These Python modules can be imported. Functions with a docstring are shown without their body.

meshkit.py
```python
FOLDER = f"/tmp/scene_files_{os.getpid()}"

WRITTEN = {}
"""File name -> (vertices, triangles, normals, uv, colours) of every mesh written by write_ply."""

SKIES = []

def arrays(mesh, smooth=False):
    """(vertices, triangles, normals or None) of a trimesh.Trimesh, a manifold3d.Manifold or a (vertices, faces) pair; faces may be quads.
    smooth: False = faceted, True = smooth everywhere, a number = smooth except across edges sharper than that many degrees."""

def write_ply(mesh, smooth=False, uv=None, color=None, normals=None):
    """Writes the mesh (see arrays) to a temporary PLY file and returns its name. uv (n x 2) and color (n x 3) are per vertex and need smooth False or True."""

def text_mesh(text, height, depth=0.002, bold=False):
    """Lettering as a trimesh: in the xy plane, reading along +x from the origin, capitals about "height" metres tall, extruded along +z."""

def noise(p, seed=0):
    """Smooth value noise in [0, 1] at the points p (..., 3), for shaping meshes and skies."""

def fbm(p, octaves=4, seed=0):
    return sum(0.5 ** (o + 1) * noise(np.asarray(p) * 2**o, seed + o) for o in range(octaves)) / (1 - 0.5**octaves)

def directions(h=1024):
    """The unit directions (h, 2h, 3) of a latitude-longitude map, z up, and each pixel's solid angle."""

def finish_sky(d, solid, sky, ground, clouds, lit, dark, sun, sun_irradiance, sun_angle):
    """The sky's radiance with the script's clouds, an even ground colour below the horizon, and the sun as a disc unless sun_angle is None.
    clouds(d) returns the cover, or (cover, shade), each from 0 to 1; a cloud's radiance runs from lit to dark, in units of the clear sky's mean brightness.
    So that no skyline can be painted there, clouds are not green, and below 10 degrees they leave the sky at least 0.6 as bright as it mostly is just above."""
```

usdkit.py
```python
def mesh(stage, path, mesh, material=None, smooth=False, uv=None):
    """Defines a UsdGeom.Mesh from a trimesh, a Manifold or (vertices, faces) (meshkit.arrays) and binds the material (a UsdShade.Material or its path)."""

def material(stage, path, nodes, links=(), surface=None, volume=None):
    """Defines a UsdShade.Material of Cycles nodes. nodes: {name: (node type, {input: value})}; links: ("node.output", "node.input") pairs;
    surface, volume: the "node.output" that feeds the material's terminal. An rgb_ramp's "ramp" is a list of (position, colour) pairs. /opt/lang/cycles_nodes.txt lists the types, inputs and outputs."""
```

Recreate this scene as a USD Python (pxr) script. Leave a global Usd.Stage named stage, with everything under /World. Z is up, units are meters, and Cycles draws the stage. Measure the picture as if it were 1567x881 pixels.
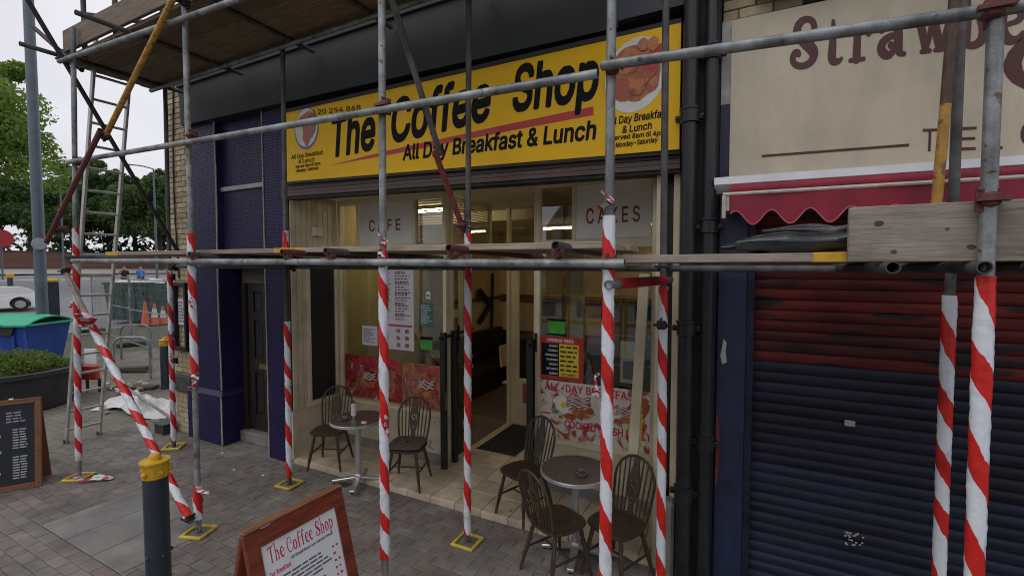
import math, numpy as np, trimesh, manifold3d, usdkit, meshkit
from pxr import Usd, UsdGeom, UsdLux, UsdShade, Gf, Sdf
from shapely.geometry import Polygon, LineString, Point, box as sbox
from shapely.ops import unary_union
from shapely import affinity

stage = Usd.Stage.CreateInMemory()
UsdGeom.SetStageUpAxis(stage, 'Z')
UsdGeom.SetStageMetersPerUnit(stage, 1.0)
UsdGeom.Xform.Define(stage, '/World')
UsdGeom.Scope.Define(stage, '/World/Looks')
rng = np.random.default_rng(7)

# ---------------------------------------------------------------- camera
EYE = np.array([0, 0, 2.45])
YAW, PITCH, FPX = math.radians(27.2), math.atan(30.5 / 700), 700.0
FWD = np.array([-math.sin(YAW) * math.cos(PITCH), math.cos(YAW) * math.cos(PITCH), -math.sin(PITCH)])
RIGHT = np.array([math.cos(YAW), math.sin(YAW), 0])
UP = np.cross(RIGHT, FWD)
cam = UsdGeom.Camera.Define(stage, '/World/camera')
cam.AddTransformOp().Set(Gf.Matrix4d(*RIGHT, 0, *UP, 0, *(-FWD), 0, *EYE, 1))
cam.CreateHorizontalApertureAttr(36.0)
cam.CreateVerticalApertureAttr(36.0 * 575 / 1024)
cam.CreateFocalLengthAttr(36.0 * FPX / 1567)
cam.CreateClippingRangeAttr(Gf.Vec2f(0.05, 2000))
cam.CreateExposureAttr(-0.3)

# ---------------------------------------------------------------- sky and sun (overcast)
SUN_EL, SUN_AZ = math.radians(56), math.atan2(-0.45, -0.85)      # direction towards the sun: over the street, a little to the left
sky_mat = usdkit.material(stage, '/World/Looks/overcast_sky', {
    'sky': ('sky_texture', {'sky_type': 'single_scattering', 'sun_disc': False, 'sun_elevation': SUN_EL, 'sun_rotation': SUN_AZ}),
    'tc': ('texture_coordinate', {}),
    'n': ('noise_texture', {'scale': 3.0, 'detail': 5.0, 'roughness': 0.55}),
    'r': ('rgb_ramp', {'ramp': [(0.3, (6.9, 6.75, 7.3)), (0.7, (9.4, 9.4, 9.9))]}),
    'm': ('mix', {'fac': 0.93}),
    'b': ('background_shader', {'strength': 0.125}),
}, [('tc.generated', 'n.vector'), ('n.fac', 'r.fac'), ('sky.color', 'm.color1'), ('r.color', 'm.color2'), ('m.color', 'b.color')], surface='b.background')
dome = UsdLux.DomeLight.Define(stage, '/World/sky')
UsdShade.MaterialBindingAPI.Apply(dome.GetPrim()).Bind(sky_mat)
dome.GetPrim().SetCustomDataByKey('kind', 'structure')
sun = UsdLux.DistantLight.Define(stage, '/World/sun')
sun.CreateIntensityAttr(0.26); sun.CreateAngleAttr(45.0); sun.CreateColorAttr(Gf.Vec3f(1.0, 0.96, 0.9)); sun.CreateNormalizeAttr(True)
S = np.array([math.sin(SUN_AZ) * math.cos(SUN_EL), math.cos(SUN_AZ) * math.cos(SUN_EL), math.sin(SUN_EL)])
sx = np.cross([0, 0, 1], S); sx /= np.linalg.norm(sx)
sun.AddTransformOp().Set(Gf.Matrix4d(*sx, 0, *np.cross(S, sx), 0, *S, 0, 0, 0, 30, 1))

# ---------------------------------------------------------------- helpers: scene
used = {}
def numbered(parent, name):
    k = (parent, name); n = used.get(k, -1) + 1; used[k] = n
    return name if n == 0 else f'{name}_{n:03d}'
class Thing:
    """An Xform under /World at the thing's base; its parts are given in world coordinates."""
    def __init__(self, name, label, cat, loc=(0, 0, 0), group=None, kind=None, rz=0):
        self.path = '/World/' + numbered('/World', name)
        self.loc = np.array(loc, float); self.rz = rz
        x = UsdGeom.Xform.Define(stage, self.path); self.x = x
        x.AddTranslateOp().Set(Gf.Vec3d(*map(float, self.loc)))
        if rz: x.AddRotateZOp().Set(math.degrees(rz))
        tag(x.GetPrim(), label, cat, group, kind)
    def part(self, name, mesh, mat, parent=None, smooth=False, label=None, stuff=False, uv=None, local=False):
        base = parent or self.path
        p = base + '/' + numbered(base, name)
        v, f = vf(mesh)
        if not local: v = v - self.loc
        usdkit.mesh(stage, p, (v, f), mat, smooth=smooth, uv=uv)
        pr = stage.GetPrimAtPath(p)
        if label: pr.SetCustomDataByKey('label', label)
        if stuff: pr.SetCustomDataByKey('kind', 'stuff')
        return p
def tag(pr, label=None, cat=None, group=None, kind=None):
    for k, v in (('label', label), ('category', cat), ('group', group), ('kind', kind)):
        if v: pr.SetCustomDataByKey(k, v)
def single(name, mesh, mat, label, cat, group=None, kind=None, smooth=False):
    p = '/World/' + numbered('/World', name)
    usdkit.mesh(stage, p, vf(mesh), mat, smooth=smooth)
    tag(stage.GetPrimAtPath(p), label, cat, group, kind)
    return p
def copy_of(src, name, label, cat, loc, rz=0, group=None):
    p = '/World/' + numbered('/World', name)
    x = UsdGeom.Xform.Define(stage, p)
    x.GetPrim().GetReferences().AddInternalReference(src.path)
    x.ClearXformOpOrder(); 
    x.AddTranslateOp().Set(Gf.Vec3d(*map(float, loc)))
    x.AddRotateZOp().Set(math.degrees(rz))
    x.GetPrim().SetInstanceable(True)
    tag(x.GetPrim(), label, cat, group)
    return p

# ---------------------------------------------------------------- helpers: shapes
def vf(m):
    if hasattr(m, 'to_mesh'):
        k = m.to_mesh(); return np.array(k.vert_properties[:, :3], float), np.array(k.tri_verts, int)
    if isinstance(m, (tuple, list)):
        v, f = np.asarray(m[0], float), np.asarray(m[1], int)
        if f.shape[1] == 4: f = np.vstack([f[:, [0, 1, 2]], f[:, [0, 2, 3]]])
        return v, f
    return np.array(m.vertices, float), np.array(m.faces, int)
def cat(*ms):
    ms = [m for a in ms for m in (a if isinstance(a, list) else [a])]
    V, F, o = [], [], 0
    for m in ms:
        v, f = vf(m); V.append(v); F.append(f + o); o += len(v)
    return np.vstack(V), np.vstack(F)
def _chamfer_template():
    pts, sg = [], []
    for a in (-1, 1):
        for b in (-1, 1):
            for c in (-1, 1):
                for k in range(3):
                    s = [a, b, c]; q = np.array(s, float) * 0.8; q[k] = s[k]
                    pts.append(q); sg.append((a, b, c, k))
    h = trimesh.convex.convex_hull(np.array(pts))
    idx = [int(np.argmin(np.linalg.norm(np.array(pts) - v, axis=1))) for v in h.vertices]
    return np.array([sg[i] for i in idx]), np.array(h.faces)
CT_S, CT_F = _chamfer_template()
def box(x0, x1, y0, y1, z0, z1, c=0.0):
    h = np.array([abs(x1 - x0), abs(y1 - y0), abs(z1 - z0)]) / 2; m = np.array([x0 + x1, y0 + y1, z0 + z1]) / 2
    if c <= 0:
        b = trimesh.creation.box(extents=2 * h); return np.array(b.vertices) + m, np.array(b.faces)
    c = min(c, h.min() * 0.9)
    v = CT_S[:, :3] * (h - c)
    v[np.arange(24), CT_S[:, 3]] = CT_S[np.arange(24), CT_S[:, 3]] * h[CT_S[:, 3]]
    return v + m, CT_F
def frame_of(d):
    d = np.asarray(d, float); d = d / np.linalg.norm(d)
    a = np.array([0, 0, 1.0]) if abs(d[2]) < 0.95 else np.array([1.0, 0, 0])
    u = np.cross(a, d); u /= np.linalg.norm(u)
    return d, u, np.cross(d, u)
def bar(p, q, w, h=None, up=(0, 0, 1), c=0.0):
    """A rectangular bar from p to q, w wide and h high."""
    p, q = np.asarray(p, float), np.asarray(q, float); h = h or w
    d = q - p; L = np.linalg.norm(d); d /= L
    a = np.asarray(up, float)
    if abs(np.dot(a, d)) > 0.95: a = np.array([1.0, 0, 0])
    s = np.cross(d, a); s /= np.linalg.norm(s); t = np.cross(s, d)
    v, f = box(0, L, -w / 2, w / 2, -h / 2, h / 2, c)
    return p + v[:, :1] * d - v[:, 1:2] * s + v[:, 2:] * t, f
def sweep(pts, r, n=8, cap=True, closed=False):
    P = np.asarray(pts, float); R = np.broadcast_to(np.asarray(r, float), (len(P),))
    m = len(P); T = np.gradient(P, axis=0)
    if closed: T = np.roll(P, -1, 0) - np.roll(P, 1, 0)
    T /= np.linalg.norm(T, axis=1, keepdims=True)
    _, u, w = frame_of(T[0]); ang = np.linspace(0, 2 * math.pi, n, endpoint=False)
    V = []
    for i in range(m):
        u = u - T[i] * np.dot(u, T[i]); u /= np.linalg.norm(u); w = np.cross(T[i], u)
        V.append(P[i] + R[i] * (np.cos(ang)[:, None] * u + np.sin(ang)[:, None] * w))
    V = np.vstack(V); F = []
    for i in range(m if closed else m - 1):
        j = (i + 1) % m
        for k in range(n):
            l = (k + 1) % n
            F += [(i * n + k, i * n + l, j * n + l), (i * n + k, j * n + l, j * n + k)]
    if cap and not closed:
        a = len(V); V = np.vstack([V, P[:1], P[-1:]])
        for k in range(n):
            l = (k + 1) % n
            F += [(a, l, k), (a + 1, (m - 1) * n + k, (m - 1) * n + l)]
    return V, np.array(F)
def rod(p, q, r, n=8): return sweep([p, q], r, n)
def pipe(p, q, r=0.0242, n=14, wall=0.004):
    """A hollow steel tube with open ends."""
    p, q = np.asarray(p, float), np.asarray(q, float); d, u, w = frame_of(q - p)
    ang = np.linspace(0, 2 * math.pi, n, endpoint=False); ring = np.cos(ang)[:, None] * u + np.sin(ang)[:, None] * w
    V = np.vstack([p + ring * r, q + ring * r, q + ring * (r - wall), p + ring * (r - wall)]); F = []
    for i in range(4):
        for k in range(n):
            l = (k + 1) % n; a, b = i * n, ((i + 1) % 4) * n
            F += [(a + k, a + l, b + l), (a + k, b + l, b + k)]
    return V, np.array(F)
def lathe(prof, n=24, at=(0, 0, 0), cap=True):
    prof = np.asarray(prof, float); ang = np.linspace(0, 2 * math.pi, n, endpoint=False); V, F = [], []
    for r, z in prof: V.append(np.stack([np.cos(ang) * r, np.sin(ang) * r, np.full(n, z)], 1))
    V = np.vstack(V)
    for i in range(len(prof) - 1):
        for k in range(n):
            l = (k + 1) % n
            F += [(i * n + k, i * n + l, (i + 1) * n + l), (i * n + k, (i + 1) * n + l, (i + 1) * n + k)]
    a = len(V)
    if cap: V = np.vstack([V, [[0, 0, prof[0][1]], [0, 0, prof[-1][1]]]])
    for k in range(n if cap else 0):
        l = (k + 1) % n
        F += [(a, l, k), (a + 1, (len(prof) - 1) * n + k, (len(prof) - 1) * n + l)]
    return V + np.asarray(at, float), np.array(F)
def extrude(poly, depth):
    gs = [g for g in getattr(poly, 'geoms', [poly]) if g.area > 1e-9]
    return cat(*[trimesh.creation.extrude_polygon(g, depth, engine='earcut') for g in gs])
def put(mesh, o, X, Y):
    """Maps a mesh built in the xy plane (thickness +z) to origin o with axes X and Y."""
    v, f = vf(mesh); X, Y = np.asarray(X, float), np.asarray(Y, float); N = np.cross(X, Y); N /= np.linalg.norm(N)
    return np.asarray(o, float) + v[:, :1] * X + v[:, 1:2] * Y + v[:, 2:] * N, f
def hullpts(pts): 
    h = trimesh.convex.convex_hull(np.asarray(pts, float)); return np.array(h.vertices), np.array(h.faces)
def rot(mesh, rz, o=(0, 0, 0)):
    v, f = vf(mesh); c, s = math.cos(rz), math.sin(rz); o = np.asarray(o, float); w = v - o
    return np.stack([w[:, 0] * c - w[:, 1] * s, w[:, 0] * s + w[:, 1] * c, w[:, 2]], 1) + o, f
def move(mesh, d): v, f = vf(mesh); return v + np.asarray(d, float), f
def blob(r, seed, squash=(1, 1, 1), sub=2, amp=0.3, at=(0, 0, 0)):
    m = trimesh.creation.icosphere(subdivisions=sub); v = np.array(m.vertices)
    n = meshkit.fbm(v * 1.6 + seed * 7.3, 3, seed)
    return v * (1 + amp * (n[:, None] - 0.5) * 2) * r * np.asarray(squash) + np.asarray(at), np.array(m.faces)
_tx = {}
def text2d(t, bold=True, grow=0.0):
    """Lettering as a 2D shape with capitals 1 tall."""
    k = (t, bold, grow)
    if k not in _tx:
        m = meshkit.text_mesh(t, 1.0, 0.01, bold); v, f = np.array(m.vertices), np.array(m.faces)
        top = f[(v[f][:, :, 2] > 0.009).all(1)]
        g = unary_union([Polygon(v[q][:, :2]).buffer(0.003) for q in top])
        _tx[k] = (g.buffer(grow, join_style=2) if grow else g).simplify(0.008)
    return _tx[k]
def text_on(t, P0, P1, h, N, bold=True, grow=0.0, slant=0.0, depth=0.002, up=(0, 0, 1), shape=None):
    """Text along the baseline P0 -> P1, capitals h tall, standing out along N."""
    g = shape if shape is not None else text2d(t, bold, grow)
    x0, y0, x1, y1 = g.bounds
    P0, P1 = np.asarray(P0, float), np.asarray(P1, float)
    g = affinity.affine_transform(affinity.translate(g, -x0, 0), [1, slant, 0, 1, 0, 0]); w = x1 - x0
    m = extrude(g, 1.0); v, f = vf(m)
    up = np.asarray(up, float)
    return P0 + v[:, :1] / w * (P1 - P0) + v[:, 1:2] * h * up + v[:, 2:] * depth * np.asarray(N, float), f
# hand-drawn lettering with swelling strokes
def stroke(pts):
    P = np.array(pts, float); t = np.arange(len(P)); tt = np.linspace(0, len(P) - 1, (len(P) - 1) * 6 + 1)
    from scipy.interpolate import CubicSpline
    Q = CubicSpline(t, P)(tt) if len(P) > 2 else np.stack([np.interp(tt, t, P[:, k]) for k in range(3)], 1)
    cs = [Point(x, y).buffer(max(r, 0.012), 6) for x, y, r in Q]
    return unary_union([unary_union([a, b]).convex_hull for a, b in zip(cs[:-1], cs[1:])])
GL = {
 'S': [[(.60,.72,.06),(.54,.90,.05),(.36,.96,.05),(.18,.87,.08),(.15,.70,.09),(.28,.56,.10),(.46,.43,.11),(.60,.27,.10),(.55,.11,.07),(.36,.03,.05),(.15,.06,.05),(.04,.18,.06),(.09,.30,.06),(.20,.28,.05)]],
 't': [[(.22,.84,.02),(.23,.6,.06),(.22,.3,.08),(.22,.1,.08),(.34,.03,.05),(.46,.08,.02)], [(.02,.60,.03),(.46,.62,.035)]],
 'r': [[(.18,.60,.07),(.18,.04,.08)], [(.02,.02,.025),(.36,.02,.025)], [(.02,.60,.03),(.18,.62,.05)], [(.20,.42,.03),(.30,.57,.05),(.43,.60,.07),(.46,.50,.05)]],
 'a': [[(.46,.36,.03),(.28,.38,.05),(.10,.27,.07),(.10,.12,.08),(.24,.03,.06),(.36,.10,.05),(.30,.22,.05)], [(.08,.54,.07),(.18,.63,.05),(.36,.62,.06),(.46,.50,.08),(.48,.2,.08),(.52,.05,.05),(.62,.02,.03)]],
 'w': [[(.0,.60,.03),(.22,.61,.03)], [(.12,.58,.07),(.27,.06,.06)], [(.27,.04,.04),(.42,.58,.05)], [(.42,.56,.08),(.58,.06,.07)], [(.58,.04,.04),(.75,.50,.05),(.72,.62,.06),(.63,.58,.04)], [(.18,.02,.025),(.36,.02,.025)], [(.48,.02,.025),(.68,.02,.025)]],
 'b': [[(.14,1.0,.04),(.16,.6,.08),(.16,.1,.08)], [(.02,.06,.02),(.16,.12,.05)], [(.16,.1,.06),(.32,.02,.05),(.5,.12,.08),(.52,.34,.09),(.40,.55,.06),(.22,.50,.03)]],
 'e': [[(.14,.30,.03),(.34,.33,.03),(.46,.42,.05),(.38,.58,.05),(.24,.62,.05),(.10,.48,.08),(.08,.26,.09),(.18,.08,.08),(.34,.02,.05),(.5,.12,.03)]],
 'C': [[(.42,.62,.03),(.50,.54,.035),(.60,.58,.04),(.64,.72,.04),(.56,.88,.035),(.38,.96,.035),(.18,.86,.05),(.06,.6,.065),(.06,.36,.065),(.18,.12,.05),(.40,.02,.035),(.60,.08,.035),(.70,.22,.025)]],
 'T': [[(.02,.84,.05),(.08,.95,.05),(.38,.95,.05),(.66,.98,.04)], [(.34,.94,.08),(.34,.04,.07)], [(.18,.02,.025),(.52,.02,.025)]],
 'h': [[(.02,1.0,.03),(.12,.99,.05),(.12,.03,.07)], [(.14,.42,.03),(.28,.59,.05),(.42,.50,.07),(.44,.03,.07)], [(.0,.02,.025),(.24,.02,.025)], [(.34,.02,.025),(.58,.02,.025)]],
 'o': [[(.28,.61,.04),(.10,.48,.08),(.08,.2,.08),(.26,.02,.04),(.46,.16,.08),(.46,.44,.08),(.28,.61,.04)]],
 'f': [[(.42,.88,.06),(.34,.98,.04),(.2,.88,.06),(.18,.5,.08),(.18,.03,.07)], [(.02,.6,.03),(.38,.62,.03)], [(.04,.02,.025),(.32,.02,.025)]],
 'p': [[(.0,.60,.03),(.12,.58,.06),(.12,-.28,.07)], [(.14,.48,.03),(.30,.60,.05),(.48,.48,.08),(.48,.2,.08),(.34,.04,.05),(.16,.10,.03)], [(.0,-.32,.025),(.26,-.32,.025)]],
 'y': [[(.02,.60,.03),(.14,.58,.06),(.30,.10,.06)], [(.50,.60,.06),(.34,.10,.05),(.20,-.26,.05),(.08,-.28,.06)]],
}
def fancy(t, gap=0.1):
    x, out = 0.0, []
    for ch in t:
        if ch == ' ': x += 0.35; continue
        g = unary_union([stroke(s) for s in GL[ch]]); b = g.bounds
        out.append(affinity.translate(g, x - b[0], 0)); x += b[2] - b[0] + gap * 0.45
    return unary_union(out).simplify(0.006)

# ---------------------------------------------------------------- helpers: materials
def mat(name, col, rough=0.6,  metal=0.0, var=0.18, scale=5.0, col2=None, bump=0.0, bscale=60.0, stretch=(1, 1, 1), rand=0.0, island=0.0, spec=0.5, world=False, specks=None, rv=0.1, stain=None):
    col = np.array(col, float); c1 = np.clip(col * (1 - var), 0, 1); c2 = np.clip(np.array(col2, float) if col2 is not None else col * (1 + var), 0, 1)
    N = {'tc': ('geometry' if world else 'texture_coordinate', {}), 'mp': ('mapping', {'scale': stretch}),
         'n': ('noise_texture', {'scale': scale, 'detail': 6.0, 'roughness': 0.62}), 'r': ('rgb_ramp', {'ramp': [(0.32, tuple(c1)), (0.68, tuple(c2))]}),
         'rr': ('map_range', {'from_min': 0.3, 'from_max': 0.7, 'to_min': max(rough - rv, 0.03), 'to_max': min(rough + rv, 1.0)}),
         'p': ('principled_bsdf', {'metallic': metal, 'specular_ior_level': spec})}
    L = [(('tc.position' if world else 'tc.object'), 'mp.vector'), ('mp.vector', 'n.vector'), ('n.fac', 'r.fac'), ('n.fac', 'rr.value'), ('rr.result', 'p.roughness')]
    out = 'r.color'
    if rand or island:
        N['hs'] = ('hsv', {}); amp = rand or island
        if rand: N['oi'] = ('object_info', {}); src = 'oi.random'
        else: N['oi'] = ('geometry', {}); src = 'oi.random_per_island'
        N['vr'] = ('map_range', {'to_min': 1 - amp, 'to_max': 1 + amp})
        L += [(src, 'vr.value'), ('vr.result', 'hs.value'), (out, 'hs.color')]; out = 'hs.color'
    if specks:
        sc, thr, scol = specks
        N['n2'] = ('noise_texture', {'scale': sc, 'detail': 3.0}); N['r2'] = ('rgb_ramp', {'ramp': [(thr, (0, 0, 0)), (thr + 0.06, (1, 1, 1))]}); N['mx'] = ('mix', {'color2': scol})
        L += [('mp.vector', 'n2.vector'), ('n2.fac', 'r2.fac'), ('r2.color', 'mx.fac'), (out, 'mx.color1')]; out = 'mx.color'
    if stain:
        ssc, amt = stain[:2]; st_ = stain[2] if len(stain) > 2 else (1, 1, 1)
        N['sg'] = ('geometry', {}); N['sm'] = ('mapping', {'scale': st_}); N['sn'] = ('noise_texture', {'scale': ssc, 'detail': 7.0, 'roughness': 0.65}); N['sr'] = ('rgb_ramp', {'ramp': [(0.36, (1 - amt,) * 3), (0.58, (1, 1, 1))]}); N['sx'] = ('mix', {'mix_type': 'multiply', 'fac': 1.0})
        L += [('sg.position', 'sm.vector'), ('sm.vector', 'sn.vector'), ('sn.fac', 'sr.fac'), (out, 'sx.color1'), ('sr.color', 'sx.color2')]; out = 'sx.color'
    L.append((out, 'p.base_color'))
    if bump:
        N['n3'] = ('noise_texture', {'scale': bscale, 'detail': 5.0}); N['bp'] = ('bump', {'strength': bump, 'distance': 0.006})
        L += [('mp.vector', 'n3.vector'), ('n3.fac', 'bp.height'), ('bp.normal', 'p.normal')]
    return usdkit.material(stage, '/World/Looks/' + name, N, L, surface='p.BSDF')
def emit(name, col, k):
    return usdkit.material(stage, '/World/Looks/' + name, {'e': ('emission', {'color': col, 'strength': k})}, [], surface='e.emission')
def glass(name, tint=(0.86, 0.9, 0.88), refl=1.0):
    return usdkit.material(stage, '/World/Looks/' + name, {
        'f': ('fresnel', {'IOR': 1.5}), 't': ('transparent_bsdf', {'color': tint}), 'g': ('glossy_bsdf', {'color': (0.95, 0.97, 0.97), 'roughness': 0.01}),
        'm': ('mix_closure', {}), 'k': ('math', {'math_type': 'multiply', 'value2': 1.6 * refl, 'use_clamp': True}), 'ge': ('geometry', {}), 'iv': ('math', {'math_type': 'subtract', 'value1': 1.0}), 'k2': ('math', {'math_type': 'multiply'})},
        [('f.fac', 'k.value1'), ('ge.backfacing', 'iv.value2'), ('k.value', 'k2.value1'), ('iv.value', 'k2.value2'), ('k2.value', 'm.fac'), ('t.BSDF', 'm.closure1'), ('g.BSDF', 'm.closure2')], surface='m.closure')
def leafmat(name, a, b):
    return usdkit.material(stage, '/World/Looks/' + name, {
        'g': ('geometry', {}), 'r': ('rgb_ramp', {'ramp': [(0, a), (1, b)]}), 'd': ('diffuse_bsdf', {}), 't': ('translucent_bsdf', {}),
        'gl': ('glossy_bsdf', {'roughness': 0.45, 'color': (0.25, 0.3, 0.25)}), 'm': ('mix_closure', {'fac': 0.35}), 'm2': ('mix_closure', {'fac': 0.08})},
        [('g.random_per_island', 'r.fac'), ('r.color', 'd.color'), ('r.color', 't.color'), ('d.BSDF', 'm.closure1'), ('t.BSDF', 'm.closure2'), ('m.closure', 'm2.closure1'), ('gl.BSDF', 'm2.closure2')], surface='m2.closure')
def photo_mat(name, cols, scale=9.0, seed=0.0):
    """Flat print of food: soft patches of colour."""
    n = len(cols)
    return usdkit.material(stage, '/World/Looks/' + name, {
        'tc': ('texture_coordinate', {}), 'mp': ('mapping', {'location': (seed, seed * 2, seed)}), 'n': ('noise_texture', {'scale': scale, 'detail': 3.0, 'distortion': 1.6}),
        'r': ('rgb_ramp', {'ramp': [(0.28 + 0.44 * i / (n - 1), c) for i, c in enumerate(cols)]}), 'p': ('principled_bsdf', {'roughness': 0.35})},
        [('tc.object', 'mp.vector'), ('mp.vector', 'n.vector'), ('n.fac', 'r.fac'), ('r.color', 'p.base_color')], surface='p.BSDF')

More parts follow.
